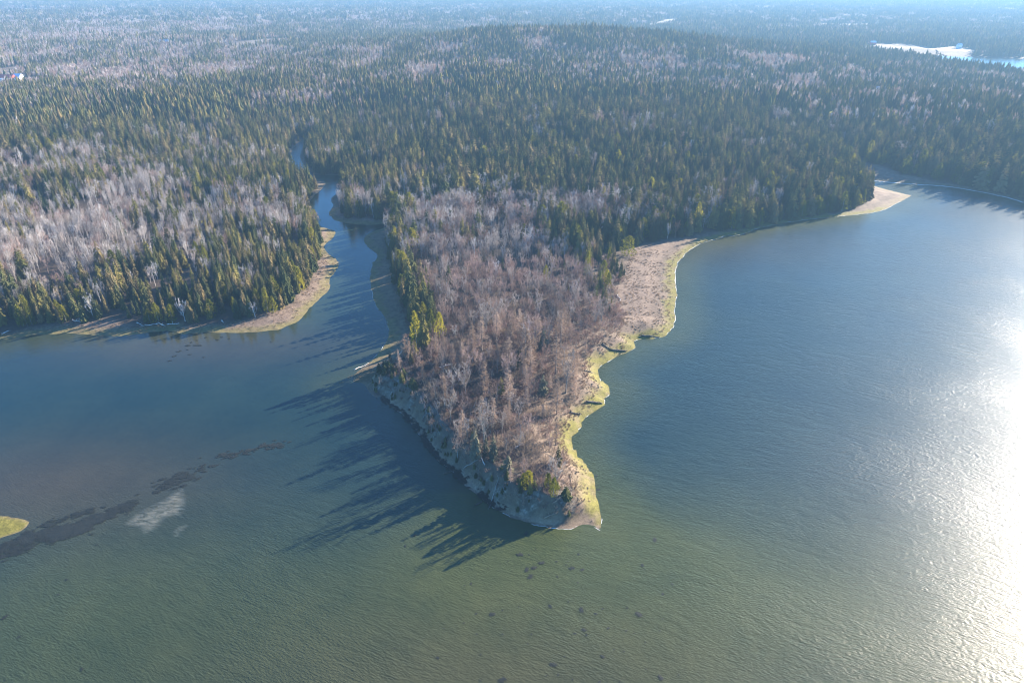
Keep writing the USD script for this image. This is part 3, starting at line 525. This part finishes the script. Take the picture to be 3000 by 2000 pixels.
def zone(i):
    if tip[i]:
        return 'above the shaded clay bluff left of the point' if wd_[i] < 16 else ('in brush behind the tan beach of the point' if ed_[i] < 14 else 'amid the brush at the peninsula\'s end')
    if penin[i]:
        if west[i]: return 'along the shaded marsh left of the peninsula'
        side = 'left part' if PX[i] < 1330 else 'right part' if PX[i] > 1620 else 'centre'
        return f'in brown mid peninsula woods, {side}, {"nearer the point" if PY[i] > 880 else "nearer the mainland" if PY[i] < 740 else "halfway along"}'
    if x[i] < -40:
        row = 'in the left shore\'s front row' if df[i] < 9 else ('behind the left shore\'s front rows' if df[i] < 30 else 'deep in the left forest')
        return row + (' left of the lone white tree' if PX[i] < 265 else ' between lone white and forked trees' if PX[i] < 540 else ' before the river mouth' if PX[i] < 800 else ' by the narrow river')
    return 'in mainland forest by the river inlet' if PX[i] < 1250 else ('in mainland forest just behind the peninsula' if PX[i] < 1850 else 'in mainland forest facing the right bay')
def size(f, i): return 'tall ' if h[i] > SIZES[f][1] else ('small ' if h[i] < SIZES[f][0] else 'middling ')
SIZES = {0: (8.5, 12.0), 1: (6.6, 9.2), 2: (6.6, 9.4), 3: (6.4, 9.0)}
bt = np.where(y > 600, rng.choice([0, 1, 4, 4, 3, 0], len(x)), np.where(x < -45, rng.choice([0, 2, 5, 4, 1, 2], len(x)), np.where(penin, rng.choice([1, 3, 3, 0, 1, 4], len(x)), rng.integers(0, 6, len(x)))))
allk = {0: (sp, spf), 1: (ba, baf), 2: (la, la), 3: (ce, ce)}
for f in range(4):
    I = np.where(keep & (fam == f))[0]; I = I[np.argsort(dist[I])]; near, rest = I[:290], I[290:]
    for i in near:
        key = allk[f][0][bt[i] if f == 1 else rng.integers(len(allk[f][0]))]; zn = zone(i)
        plant(NAMES[f][0], key, f'{size(f, i)}{LOOKS[f]} {zn}', NAMES[f][1], (x[i], y[i], z[i] - .1), h[i], math.degrees(rz[i]), f'{size(f, i)}{NAMES[f][2]} {zn}', wide[i])
    if len(rest):
        far = (dist[rest] > 650); keys = allk[f][0] + allk[f][1]; n0 = len(allk[f][0])
        idx = np.where(far, n0 + rng.integers(0, len(allk[f][1]), len(rest)), rng.integers(0, n0, len(rest)))
        if f == 1: idx = np.where(far, n0 + bt[rest], bt[rest])
        if f < 2:
            cl = clump[rest]; keys = keys + [f'clump{f}_{j}' for j in range(3)]; idx = np.where(cl, n0 + len(allk[f][1]) + rng.integers(0, 3, len(rest)), idx)
        s = h[rest] / DEFAULT_H[allk[f][0][0].split('_')[0]]
        instancer(f'{NAMES[f][0].split("_")[0]}_forest', keys, idx, np.stack([x[rest], y[rest], z[rest] - .1], -1), np.stack([s * wide[rest], s * wide[rest], s], -1), rz[rest], f'far-off mass of {NAMES[f][2]} covering the land to the horizon', 'forest')
print('trees', [(f, int((keep & (fam == f)).sum())) for f in range(4)])

# ------------------------------------------------------------------ brush on the peninsula
Q = lattice(1.55, 110, 282); Q = Q[(Q[:, 0] > -50) & (Q[:, 0] < 60)]
d, df, z, r, b = survey(Q[:, 0], Q[:, 1]); dl, dr = west_tree.query(Q)[0], east_tree.query(Q)[0]
PXq, PYq = project(Q[:, 0], Q[:, 1], z)
ok = ((df > -.5) | ((dl < 13) & (d > 2.6) & (rng.random(len(Q)) < .9) & (PYq > 1065) & (PXq > 1085))) & (d > 2.5) & (PXq > 1120) & (PXq < 1870) & (PYq > 700) & (rng.random(len(Q)) < np.where(PYq > 900, .85, .5))
Q, z, PXq, PYq = Q[ok], z[ok], PXq[ok], PYq[ok]
patch = fbm2(Q[:, 0] / 6, Q[:, 1] / 6, 91, 3); ok = rng.random(len(Q)) < sstep(.16, .36, patch) + .4; Q, z, PXq, PYq, patch = Q[ok], z[ok], PXq[ok], PYq[ok], patch[ok]; dlb = west_tree.query(Q)[0]
sc = (.6 + .6 * rng.random(len(Q))) * (.45 + 1.25 * patch) * np.where(dlb < 8, .7, 1); rzq = rng.random(len(Q)) * 6.283; ki = np.where(fbm2(Q[:, 0] / 10, Q[:, 1] / 10, 95) > .62, 2, np.where(dlb < 10, rng.choice([0, 1, 3], len(Q)), rng.choice([0, 1, 3, 4], len(Q))))
dlq, drq = west_tree.query(Q)[0], east_tree.query(Q)[0]
def zq(i): return 'on the shaded clay bluff left of the point' if dlq[i] < 9 else ('at the edge of the tan beach near the point' if drq[i] < 14 else 'among the trees at the end of the peninsula')
o = np.argsort(np.hypot(Q[:, 0], Q[:, 1]))
for i in o[:280]:
    plant('shrub', shb[ki[i]], f'leafless {["reddish", "reddish", "pale tan", "reddish", "greyish"][ki[i]]} shrub {zq(i)}', 'shrub', (*Q[i], z[i] - .05), 1.9 * sc[i], math.degrees(rzq[i]), f'{["reddish", "reddish", "pale tan", "reddish", "greyish"][ki[i]]} shrubs {zq(i)}')
o = o[280:]
instancer('brush', shb, ki[o], np.column_stack([Q[o], z[o] - .05]), np.repeat(sc[o, None], 3, 1), rzq[o], 'reddish brown leafless brush covering the peninsula', 'brush')

# low conifers and scrub clinging to the bluff
B = lattice(1.7, 112, 205); B = B[(B[:, 0] > -50) & (B[:, 0] < 25)]; wB, eB = west_tree.query(B)[0], east_tree.query(B)[0]; dB, fB, zB, _, _ = survey(B[:, 0], B[:, 1])
o = (wB < 11) & (dB > 1.8) & (eB > 7) & (fB < 2) & (river_tree.query(B)[0] > 8) & (rng.random(len(B)) < sstep(.42, .62, fbm2(B[:, 0] * .17, B[:, 1] * .17, 55, 3)) * .8 + .10)
for (bx, by), bz, bw in zip(B[o], zB[o], wB[o]):
    low = bw < 5; hB = rng.uniform(.9, 2.2) if low else rng.uniform(1.6, 4.2); part = 'near the left spit' if by > 165 else 'near the point' if by < 138 else 'halfway along'
    plant('low_conifer', sp[rng.integers(3)], f'low dark conifer clinging to the shaded clay bluff, {part}, {"by the water" if low else "below the treetops"}', 'conifer', (bx, by, bz - .15), hB, rng.random() * 360, f'low conifers on the bluff, {part}, {"by the water" if low else "below the treetops"}', rng.uniform(1.5, 2.3))
print('bluff', int(o.sum()))

# ------------------------------------------------------------------ along the water: foam, seaweed, driftwood
def plain(name, c0, c1, scale=1.5, rough=.85, spec=.3):
    return usdkit.material(stage, '/World/Looks/' + name, {'g': ('geometry', {}), 'n': ('noise_texture', {'scale': scale, 'detail': 4.0, 'roughness': .65}), 'c': rampn([(.32, c0), (.68, c1)]), 'p': ('principled_bsdf', {'roughness': rough, 'specular_ior_level': spec})},
        [('g.position', 'n.vector'), ('n.fac', 'c.fac'), ('c.color', 'p.base_color')], surface='p.BSDF')
FOAM = plain('foam', (.34, .35, .33), (.74, .75, .73)); WEED = plain('seaweed', (.007, .011, .010), (.026, .025, .016), 3.0, .5); WOOD = plain('driftwood', (.30, .28, .26), (.58, .55, .52)); GREYWOOD = plain('grey_wood', (.10, .09, .08), (.22, .20, .18)); DARKWOOD = plain('wet_log', (.03, .026, .022), (.09, .075, .06))
def ribbon(l, w, seed, gap=.3, z=.03):
    l = l[np.r_[True, np.linalg.norm(np.diff(l, axis=0), axis=1) > .05]]; t = np.gradient(l, axis=0); t /= np.linalg.norm(t, axis=1, keepdims=True) + 1e-9; nrm = np.stack([-t[:, 1], t[:, 0]], -1)
    n = fbm2(l[:, 0] * .5, l[:, 1] * .5, seed); wd = w * np.clip((n - gap) * 2.6, 0, 1.2)[:, None]; off = nrm * ((fbm2(l[:, 0] * .9, l[:, 1] * .9, seed + 3)[:, None] - .5) * .5)
    a, b = l + off - nrm * wd * .5, l + off + nrm * wd * .5; k = len(l); i = np.arange(k - 1); i = i[(wd[:-1, 0] > .02) & (wd[1:, 0] > .02)]
    v = np.vstack([np.column_stack([a, np.full(k, z)]), np.column_stack([b, np.full(k, z)])]); return v, np.vstack([np.stack([i, i + 1, i + k + 1], -1), np.stack([i, i + k + 1, i + k], -1)])
def foam(name, pts, w, seed, label, gap=.3, offset=0.0, prj=shore_tree):
    l = smooth_line(G(pts), .35); dd, j = shore_tree.query(l); l = shore_tree.data[j]; l = smooth_line(l[::3], .4)
    tag(obj(name, ribbon(l, w, seed, gap), FOAM), label, 'foam', kind='stuff')
foam('shore_foam', [q for q in SHORE_EAST if 575 < q[1] < 1345], .26, 5, 'thin white line of foam along the right shore of the peninsula', .28)
foam('shore_foam', SHORE_WEST[5:], .2, 8, 'thin white line of foam below the shaded clay bluff', .42)
foam('shore_foam', SHORE_EAST[:8], .2, 11, 'thin white line of foam round the green algae of the point', .42)
foam('shore_foam', SHORE_FAR[3:9], 1.5, 14, 'bright streak of ice or foam along the far shore of the cove', .05)
foam('shore_foam', BANK_RIVER_RIGHT[-9:-1], .16, 15, 'faint foam line along the marsh of the left side of the peninsula', .42)
def weed(seed, R=.75):
    g = np.random.default_rng(seed); c = MB()
    for k in range(34):
        a, r0 = g.random() * 6.28, R * g.random() ** .7; p = np.array([math.cos(a) * r0, math.sin(a) * r0 * .6, .02 + .06 * g.random()]); o = unit(np.array([g.normal(), g.normal() * .6, 0])) * (.2 + .3 * g.random()); s = np.array([-o[1], o[0], 0]) * .3
        c.add([p - o, p - s + [0, 0, .02], p + s + [0, 0, .02], p + o], [[0, 2, 1], [1, 2, 3]])
    return c.get()
for i in range(5): UsdGeom.Xform.Define(stage, f'/World/Kinds/weed_{i}_s'); usdkit.mesh(stage, f'/World/Kinds/weed_{i}_s/fronds', weed(900 + i), WEED)
CLUMPS = [(x / 2.352 + 1000, y / 2.352 + 1340) for x, y in [(1015,760),(1278,770),(1328,757),(1230,668),(1295,668),(1340,630),(1545,558),(1272,520),(1340,525),(1635,665),(1483,715),(1560,715),(1550,740),(1587,762),(1660,772),(1378,725),(1150,712),(1490,820),(1303,818),(1565,993),(1440,1025),(1655,1050),(1360,1045),(1222,1028),(1040,1078),(930,1075),(895,868),(850,880),(845,1138),(708,1175),(935,1215),(1112,1215),(1310,1215),(1285,1280),(370,1312),(665,1378),(960,1355),(1675,1185),(1705,1137),(1840,1175),(1690,1220),(1610,1210),(1965,1190),(2020,1210),(2050,1080),(2195,1190),(1970,1035),(1880,1320),(1950,1335),(1800,1370),(1540,1370),(1460,1425),(955,1535),(1110,1530),(1415,1500),(1495,1495),(1595,1525),(1780,1545),(1920,1540),(2200,1515),(2325,1495),(2100,1455),(2095,1270),(2215,1110),(2215,940),(2280,870),(2160,565),(2080,365),(1887,277),(2075,740),(2090,770),(1110,1050),(440,610),(435,570),(505,535),(1755,1075),(1800,1040),(1630,860)]]
CL_EAST = [(x / 2.352 + 1000, y / 2.352 + 1340) for x, y in [(1757,125),(1770,220),(1757,190),(1745,250),(1740,235),(1780,215)]]
CL_LEFT = [(x / 2.352, y / 2.352 + 1340) for x, y in [(400,943),(565,1455),(35,1535),(130,1235),(460,840),(715,535),(665,600),(192,358),(230,310),(370,415),(715,340),(35,1097)]]
CL_BANK = [(x / 2.34, y / 2.34 + 670) for x, y in [(1165,905),(1195,873),(1290,800),(1310,780),(1350,765),(1365,800),(1335,800),(1410,745),(1490,762),(1570,755),(1520,742),(1300,862),(1395,880),(1285,830),(1860,775),(1225,840)]]
for pts, where in ((CLUMPS, 'off the point'), (CL_EAST, 'against the algae strip right of the point'), (CL_LEFT, 'in the green water at lower left'), (CL_BANK, 'in calm water below the left shore')):
    for k, (a, c) in enumerate(pts):
        q = ground(a, c); sc = .2 + .85 * rng.random() ** 2.3 + (.35 if where.endswith('shore') else 0)
        x_ = UsdGeom.Xform.Define(stage, numbered('/World', 'seaweed_clump')); x_.AddTranslateOp().Set(Gf.Vec3d(float(q[0]), float(q[1]), .0)); x_.AddRotateZOp().Set(float(rng.random() * 360)); x_.AddScaleOp().Set(Gf.Vec3f(sc, sc, 1))
        x_.GetPrim().GetReferences().AddInternalReference(f'/World/Kinds/weed_{k % 5}_s'); x_.GetPrim().SetInstanceable(True)
        far_ = '' if where != 'off the point' else (', close inshore,' if c < 1640 else ', lowest in view,' if c > 1860 else ', midway out,') + (' left side' if a < 1450 else ' right side' if a > 1750 else '')
        big = 'large' if sc > .4 else 'small'
        tag(x_.GetPrim(), f'{big} dark seaweed clump {where}{far_}', 'seaweed', f'{big} seaweed clumps {where}{far_}')
bed = []
for (ax, ay, bx, by, n, w) in [(-30, 1640, 90, 1600, 60, 1.5), (0, 1612, 100, 1560, 70, 1.6), (60, 1585, 200, 1545, 130, 1.8), (140, 1580, 260, 1545, 120, 1.6), (180, 1560, 300, 1512, 150, 2.0), (250, 1535, 385, 1475, 170, 1.8), (120, 1540, 270, 1495, 40, 1.0), (470, 1425, 550, 1395, 60, 2.0), (640, 1340, 830, 1296, 60, 1.8), (420, 1440, 640, 1350, 30, 3.0)]:
    p, q = ground(ax, ay), ground(bx, by); t = rng.random(n)[:, None]; bed.append(p * (1 - t) + q * t + rng.normal(size=(n, 2)) * w * .55)
bed = np.vstack(bed); sc = .35 + .7 * rng.random(len(bed)) ** 2
for i in range(5): UsdGeom.Xform.Define(stage, f'/World/Kinds/weedb_{i}_s'); usdkit.mesh(stage, f'/World/Kinds/weedb_{i}_s/fronds', weed(920 + i, 1.0), WEED)
for i in range(5): protos[f'weedb_{i}'] = f'/World/Kinds/weedb_{i}'
instancer('seaweed_bed', [f'weedb_{i}' for i in range(5)], rng.integers(0, 5, len(bed)), np.column_stack([bed, np.full(len(bed), .01)]), np.stack([sc * 1.3, sc, np.ones(len(bed))], -1), np.full(len(bed), .5) + .3 * rng.normal(size=len(bed)), 'dark bed of seaweed trailing from the yellow sandbar', 'seaweed')
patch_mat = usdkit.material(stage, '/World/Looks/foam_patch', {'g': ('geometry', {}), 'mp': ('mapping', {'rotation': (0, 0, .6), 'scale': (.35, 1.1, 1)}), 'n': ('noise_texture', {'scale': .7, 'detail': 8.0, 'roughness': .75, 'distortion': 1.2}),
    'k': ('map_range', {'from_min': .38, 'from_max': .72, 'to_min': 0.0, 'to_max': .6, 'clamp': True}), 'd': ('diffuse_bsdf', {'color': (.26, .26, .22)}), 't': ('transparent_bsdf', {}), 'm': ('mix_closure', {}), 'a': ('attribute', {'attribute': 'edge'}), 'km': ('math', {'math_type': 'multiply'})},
    [('g.position', 'mp.vector'), ('mp.vector', 'n.vector'), ('n.fac', 'k.value'), ('k.result', 'km.value1'), ('a.fac', 'km.value2'), ('km.value', 'm.fac'), ('t.BSDF', 'm.closure1'), ('d.BSDF', 'm.closure2')], surface='m.closure')  # glare off the ripples, painted as a pale broken film on the water
for outline, lab in (([(830,465),(900,410),(950,370),(1110,290),(1240,210),(1275,220),(1290,300),(1270,390),(1150,420),(1100,480),(1000,530),(940,490)], 'pale film of painted ripple glare beside the dark seaweed bed'), ([(1190,560),(1195,490),(1300,455),(1265,525)], 'small pale streak of painted glare right of the large film'), ([(430,535),(440,512),(525,508),(530,535)], 'small white spot of painted glare on the dark seaweed bed')):
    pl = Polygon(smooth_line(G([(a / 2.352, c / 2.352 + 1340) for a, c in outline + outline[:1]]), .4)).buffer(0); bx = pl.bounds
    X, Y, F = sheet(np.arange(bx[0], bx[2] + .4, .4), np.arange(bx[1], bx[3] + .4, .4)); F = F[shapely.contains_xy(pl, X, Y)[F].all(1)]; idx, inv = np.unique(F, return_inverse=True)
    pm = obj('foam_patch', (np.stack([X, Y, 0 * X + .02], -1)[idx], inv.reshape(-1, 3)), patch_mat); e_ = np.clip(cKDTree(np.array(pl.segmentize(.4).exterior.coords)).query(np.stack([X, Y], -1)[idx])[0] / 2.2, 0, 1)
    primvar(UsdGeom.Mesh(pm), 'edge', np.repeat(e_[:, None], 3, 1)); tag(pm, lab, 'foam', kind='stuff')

def log(p0, p1, r, label, mat=WOOD, branches=3, seed=0, lift=.15, z0=None, z1=None, name='driftwood_log'):
    a, c = on_land(*p0), on_land(*p1); a, c = np.array(a), np.array(c); a[2] = max(a[2], 0) + lift if z0 is None else z0; c[2] = max(c[2], 0) + lift if z1 is None else z1; L = np.linalg.norm(c - a); g = np.random.default_rng(seed + 40)
    t = thing(name, label, 'log', a); m_ = MB(); n = 5; pts = [(c - a) * k / n + (g.normal(size=3) * .02 * L * (0 < k < n)) for k in range(n + 1)]
    for k in range(n): m_.tube(pts[k], pts[k + 1], r * (1 - .12 * k), r * (1 - .12 * (k + 1)), 7)
    obj('trunk', m_.get(), mat, t.GetPath(), True)
    for k in range(branches):
        b_ = MB(); q = pts[2 + k % 4]; e = q + unit(g.normal(size=3) + [0, 0, .6] + unit(c - a) * .7) * L * (.15 + .2 * g.random()); b_.tube(q, e, r * .4, r * .12, 4); obj('branch', b_.get(), mat, t.GetPath())
    rt = MB()
    for k in range(6): rt.spike((0, 0, 0), unit(g.normal(size=3) - unit(c - a)) * r * 4, r * .5, g)
    obj('root', rt.get(), mat, t.GetPath())
    return t
R4 = lambda x, y: (x / 2.34, y / 2.34 + 670)
C2 = lambda x, y: (x / 3.92 + 1300, y / 3.92 + 1200)
R5 = lambda x, y: (x / 2.34 + 1000, y / 2.34 + 670)
log(R4(1090, 648), R4(1135, 668), .2, 'white driftwood log pointing down the left beach below the forked bare tree', seed=1)
log(R4(1000, 662), R4(1085, 655), .18, 'long white driftwood log lying along the foot of the left forest', seed=2)
log(R4(1150, 655), R4(1230, 650), .18, 'white driftwood log right of the forked bare tree on the left shore', seed=3)
log(R4(1520, 632), R4(1535, 645), .18, 'short white log where the left beach widens', seed=4)
log(R4(940, 645), R4(990, 668), .16, 'grey driftwood log leftmost of the pile on the left shore', seed=5)
log(R4(500, 628), R4(560, 640), .16, 'grey branches lying at the treeline above the widest part of the left beach', seed=6, branches=5)
log(R4(20, 720), R4(60, 700), .2, 'grey driftwood log at the far left end of the beach', seed=7, branches=5)
log(C2(835, 465), C2(900, 425), .16, 'white fallen trunk lying in the reddish brush near the point', seed=8, lift=1.2)
log(C2(240, 690), C2(440, 672), .16, 'long bare fallen trunk lying over the bluff edge', GREYWOOD, seed=9, lift=.8, branches=5)
log(C2(470, 670), C2(400, 500), .14, 'pale leaning dead trunk on the bluff edge', seed=10, lift=.3, branches=4)
log(C2(520, 1130), C2(560, 1060), .14, 'grey log sliding down the shaded bluff into the water', GREYWOOD, seed=11)
log(C2(10, 740), C2(130, 700), .2, 'dark log reaching from the bluff into the water', DARKWOOD, seed=12)
log(C2(370, 1110), C2(440, 1060), .25, 'dark stump end in the water below the bluff', DARKWOOD, seed=13)
log(C2(1160, 1240), C2(1290, 1245), .16, 'tangled pinkish dead tree fallen on the mud left of the point', TAN, branches=9, seed=14, lift=.3)
log(C2(1250, 1220), C2(1340, 1180), .14, 'upturned dead branches beside the fallen tree at the point', TAN, branches=9, seed=15, lift=.5)
log(C2(1450, 760), C2(1458, 830), .22, 'dark post like log upright against the tan slope of the point', DARKWOOD, branches=0, seed=16)
log(R5(1790, 800), R5(1850, 833), .35, 'dark log at the top of the eroded step on the right shore', DARKWOOD, seed=17)
log(R5(1850, 833), R5(1960, 838), .4, 'long dark log along the eroded step, ending at the water', DARKWOOD, seed=18)
log(R5(2060, 730), R5(2180, 742), .4, 'dark log on the algae at the lower end of the tan beach', DARKWOOD, seed=19, branches=1)
log(R5(1680, 1190), R5(1790, 1196), .4, 'dark log across the beach below the green bulge on the right shore', DARKWOOD, seed=20, branches=1)
log(R5(1890, 455), R5(1915, 495), .2, 'grey log at the brush edge of the wide tan beach', seed=21)
log(R5(1570, 1260), R5(1640, 1270), .3, 'dark root tangle at the brush edge above the algae', DARKWOOD, seed=22, branches=8)
log(R5(1665, 975), R5(1710, 985), .3, 'dark root tangle beside the brush above the green bulge', DARKWOOD, seed=23, branches=8)
log((1170, 1040), (1185, 1022), .2, 'bleached log in shade at the edge of the marsh', seed=24, branches=5)
log((1166, 1052), (1192, 1046), .2, 'bleached log lowest of the pair at the shaded marsh edge', seed=25, branches=5)
log(R5(675, 965), R5(765, 945), .14, 'pale fallen trunk in shade across the brush of the left peninsula', seed=26, lift=1.0)
log(R5(860, 1080), R5(920, 1060), .2, 'orange tan fallen trunk in the middle of the brush', TAN, seed=27, lift=1.3)
log((1240, 1232), (1262, 1205), .16, 'fallen grey trunk head down on the shaded bluff below the three bare trees', GREYWOOD, seed=29, branches=5, lift=.3)
log((1290, 1318), (1318, 1292), .16, 'fallen dark trunk on the bluff halfway to the point', DARKWOOD, seed=30, branches=6, lift=.3)
log((1440, 1470), (1462, 1440), .15, 'fallen grey trunk sliding down the bluff left of the cedars', GREYWOOD, seed=31, branches=6, lift=.3)
log((1195, 1185), (1215, 1165), .18, 'dark fallen trunk at the foot of the bluff by the left spit', DARKWOOD, seed=32, branches=6, lift=.3)
log((1041, 1084), (1080, 1064), .2, 'grey drift log along the left spit of the peninsula', seed=28, branches=1)

# ------------------------------------------------------------------ buildings in the far clearings
def house(px, py, L, B, Hh, rot, wall, roof, label, name='house', cat='house'):
    x_, y_, z_ = on_land(px, py); t = thing(name, label, cat, (x_, y_, z_ + .4), rot); pth = t.GetPath()
    obj('wall', trimesh.creation.box(bounds=[[-L / 2, -B / 2, -1], [L / 2, B / 2, Hh]]), wall, pth)
    o, rh = .5, B * .34; v = np.array([[-L / 2 - o, -B / 2 - o, Hh - .25], [L / 2 + o, -B / 2 - o, Hh - .25], [L / 2 + o, B / 2 + o, Hh - .25], [-L / 2 - o, B / 2 + o, Hh - .25], [-L / 2 - o, 0, Hh + rh], [L / 2 + o, 0, Hh + rh]])
    obj('roof', (v, [[0, 1, 5], [0, 5, 4], [2, 3, 4], [2, 4, 5], [0, 4, 3], [1, 2, 5], [0, 3, 2], [0, 2, 1]]), roof, pth)
    obj('door', trimesh.creation.box(bounds=[[-.6, -B / 2 - .06, -.1], [.6, -B / 2 - .003, 2.1]]), DARKWOOD, pth)
    for k in (-.32, -.16, .16, .32):
        obj('window', trimesh.creation.box(bounds=[[k * L - .5, -B / 2 - .05, 1.0], [k * L + .5, -B / 2 - .003, 2.2]]), PANE, pth)
PANE = plain('window_pane', (.03, .04, .05), (.06, .07, .09), 1, .1, .5); RED = plain('red_roof', (.32, .05, .04), (.45, .09, .07)); WHITE = plain('white_wall', (.62, .64, .66), (.8, .8, .8)); BLUEROOF = plain('blue_roof', (.22, .30, .40), (.38, .46, .55)); GREYROOF = plain('grey_roof', (.3, .32, .34), (.45, .46, .48)); REDWALL = plain('red_wall', (.30, .06, .05), (.4, .1, .08))
house(26, 240, 17, 9, 4.0, -8, WHITE, RED, 'long white barn with red roof at far left edge', 'barn', 'barn')
house(58, 238, 8, 8, 4.5, -8, WHITE, BLUEROOF, 'white house with pale blue roof beside the red roofed barn')
house(82, 243, 6, 5, 2.6, 10, TAN, GREYROOF, 'small tan shed right of the barn and white house', 'shed', 'shed')
house(483, 128, 14, 9, 4, 5, WHITE, BLUEROOF, 'lone pale blue roofed house deep in the bare woods at upper left')
house(2565, 279, 6, 6, 6, 10, WHITE, GREYROOF, 'tiny white cabin alone in the forest at upper right', 'cabin', 'cabin')
house(2556, 134, 8, 7, 5, 0, REDWALL, GREYROOF, 'small red barn on the pale field at upper right', 'barn', 'barn')
house(2808, 144, 6, 7, 6, 0, WHITE, GREYROOF, 'white house at the right end of the small field by the far river')

# dark wrack washed up at the foot of the bluff
l = west_line[20:-22]; k = rng.integers(0, len(l), 900); q = l[k] + rng.normal(size=(900, 2)) * .9; dq, _, zz, _, _ = survey(q[:, 0], q[:, 1]); o = (dq > -.3) & (dq < 5); q, zz = q[o], zz[o]; o = rng.random(len(q)) < np.clip((fbm2(q[:, 0] * .2, q[:, 1] * .2, 99) - .3) * 3, 0, 1); q, zz = q[o], zz[o]
sc = .4 + .6 * rng.random(len(q)); instancer('wrack', [f'weedb_{i}' for i in range(5)], rng.integers(0, 5, len(q)), np.column_stack([q, np.maximum(zz, 0) + .04]), np.stack([sc, sc, 3 * sc], -1), rng.random(len(q)) * 6.28, 'dark wrack and rotten branches at the foot of the bluff', 'seaweed')

# dry grass tufts and wrack on the right beach
def tuft(seed):
    g = np.random.default_rng(seed); c = MB()
    for k in range(26): p = np.array([g.normal() * .14, g.normal() * .14, -.02]); c.spike(p, p + [g.normal() * .16, g.normal() * .16, .22 + .25 * g.random()], .022, g)
    return c.get()
GRASS = foliage('dry_grass', (.16, .115, .075), (.36, .27, .19), .3)
for i in range(4): UsdGeom.Xform.Define(stage, f'/World/Kinds/tuft_{i}_s'); usdkit.mesh(stage, f'/World/Kinds/tuft_{i}_s/blades', tuft(950 + i), GRASS); protos[f'tuft_{i}'] = f'/World/Kinds/tuft_{i}'
q = rng.uniform([-5, 112], [118, 315], (75000, 2)); q = np.vstack([q, rng.uniform([-190, 200], [-70, 345], (26000, 2))]); dq, fq, zz, _, _ = survey(q[:, 0], q[:, 1]); eq = east_tree.query(q)[0]; wq = west_tree.query(q)[0]
o = (dq > 1.8) & (fq < .5) & ((eq < 22) | (q[:, 0] < -60)) & (wq > 7) & (rng.random(len(q)) < .25 + .75 * sstep(-4, 0, fq)) & (rng.random(len(q)) < sstep(.3, .6, fbm2(q[:, 0] * .35, q[:, 1] * .35, 97, 3))); q, zz = q[o], zz[o]
sc = .7 + .8 * rng.random(len(q)); instancer('dry_grass', [f'tuft_{i}' for i in range(4)], rng.integers(0, 4, len(q)), np.column_stack([q, zz]), np.repeat(sc[:, None], 3, 1), rng.random(len(q)) * 6.28, 'tan dry grass tufts on the beaches of the peninsula and left shore', 'grass')
l = east_line[: int(len(east_line) * .62)]; k = rng.integers(0, len(l), 5000); q = l[k] + rng.normal(size=(5000, 2)) * 4; dq, _, zz, _, _ = survey(q[:, 0], q[:, 1]); band = np.abs(dq - 5.5 - 2.5 * (fbm2(q[:, 0] * .2, q[:, 1] * .2, 98) - .5)); o = (dq > .8) & ((band < .5) | (rng.random(len(q)) < .10)); q, zz = q[o], zz[o]
sc = .2 + .35 * rng.random(len(q)) ** 2; instancer('wrack', [f'weedb_{i}' for i in range(5)], rng.integers(0, 5, len(q)), np.column_stack([q, zz + .05]), np.stack([sc, sc, 2 * sc], -1), rng.random(len(q)) * 6.28, 'broken line of dark wrack along the right beach', 'seaweed')
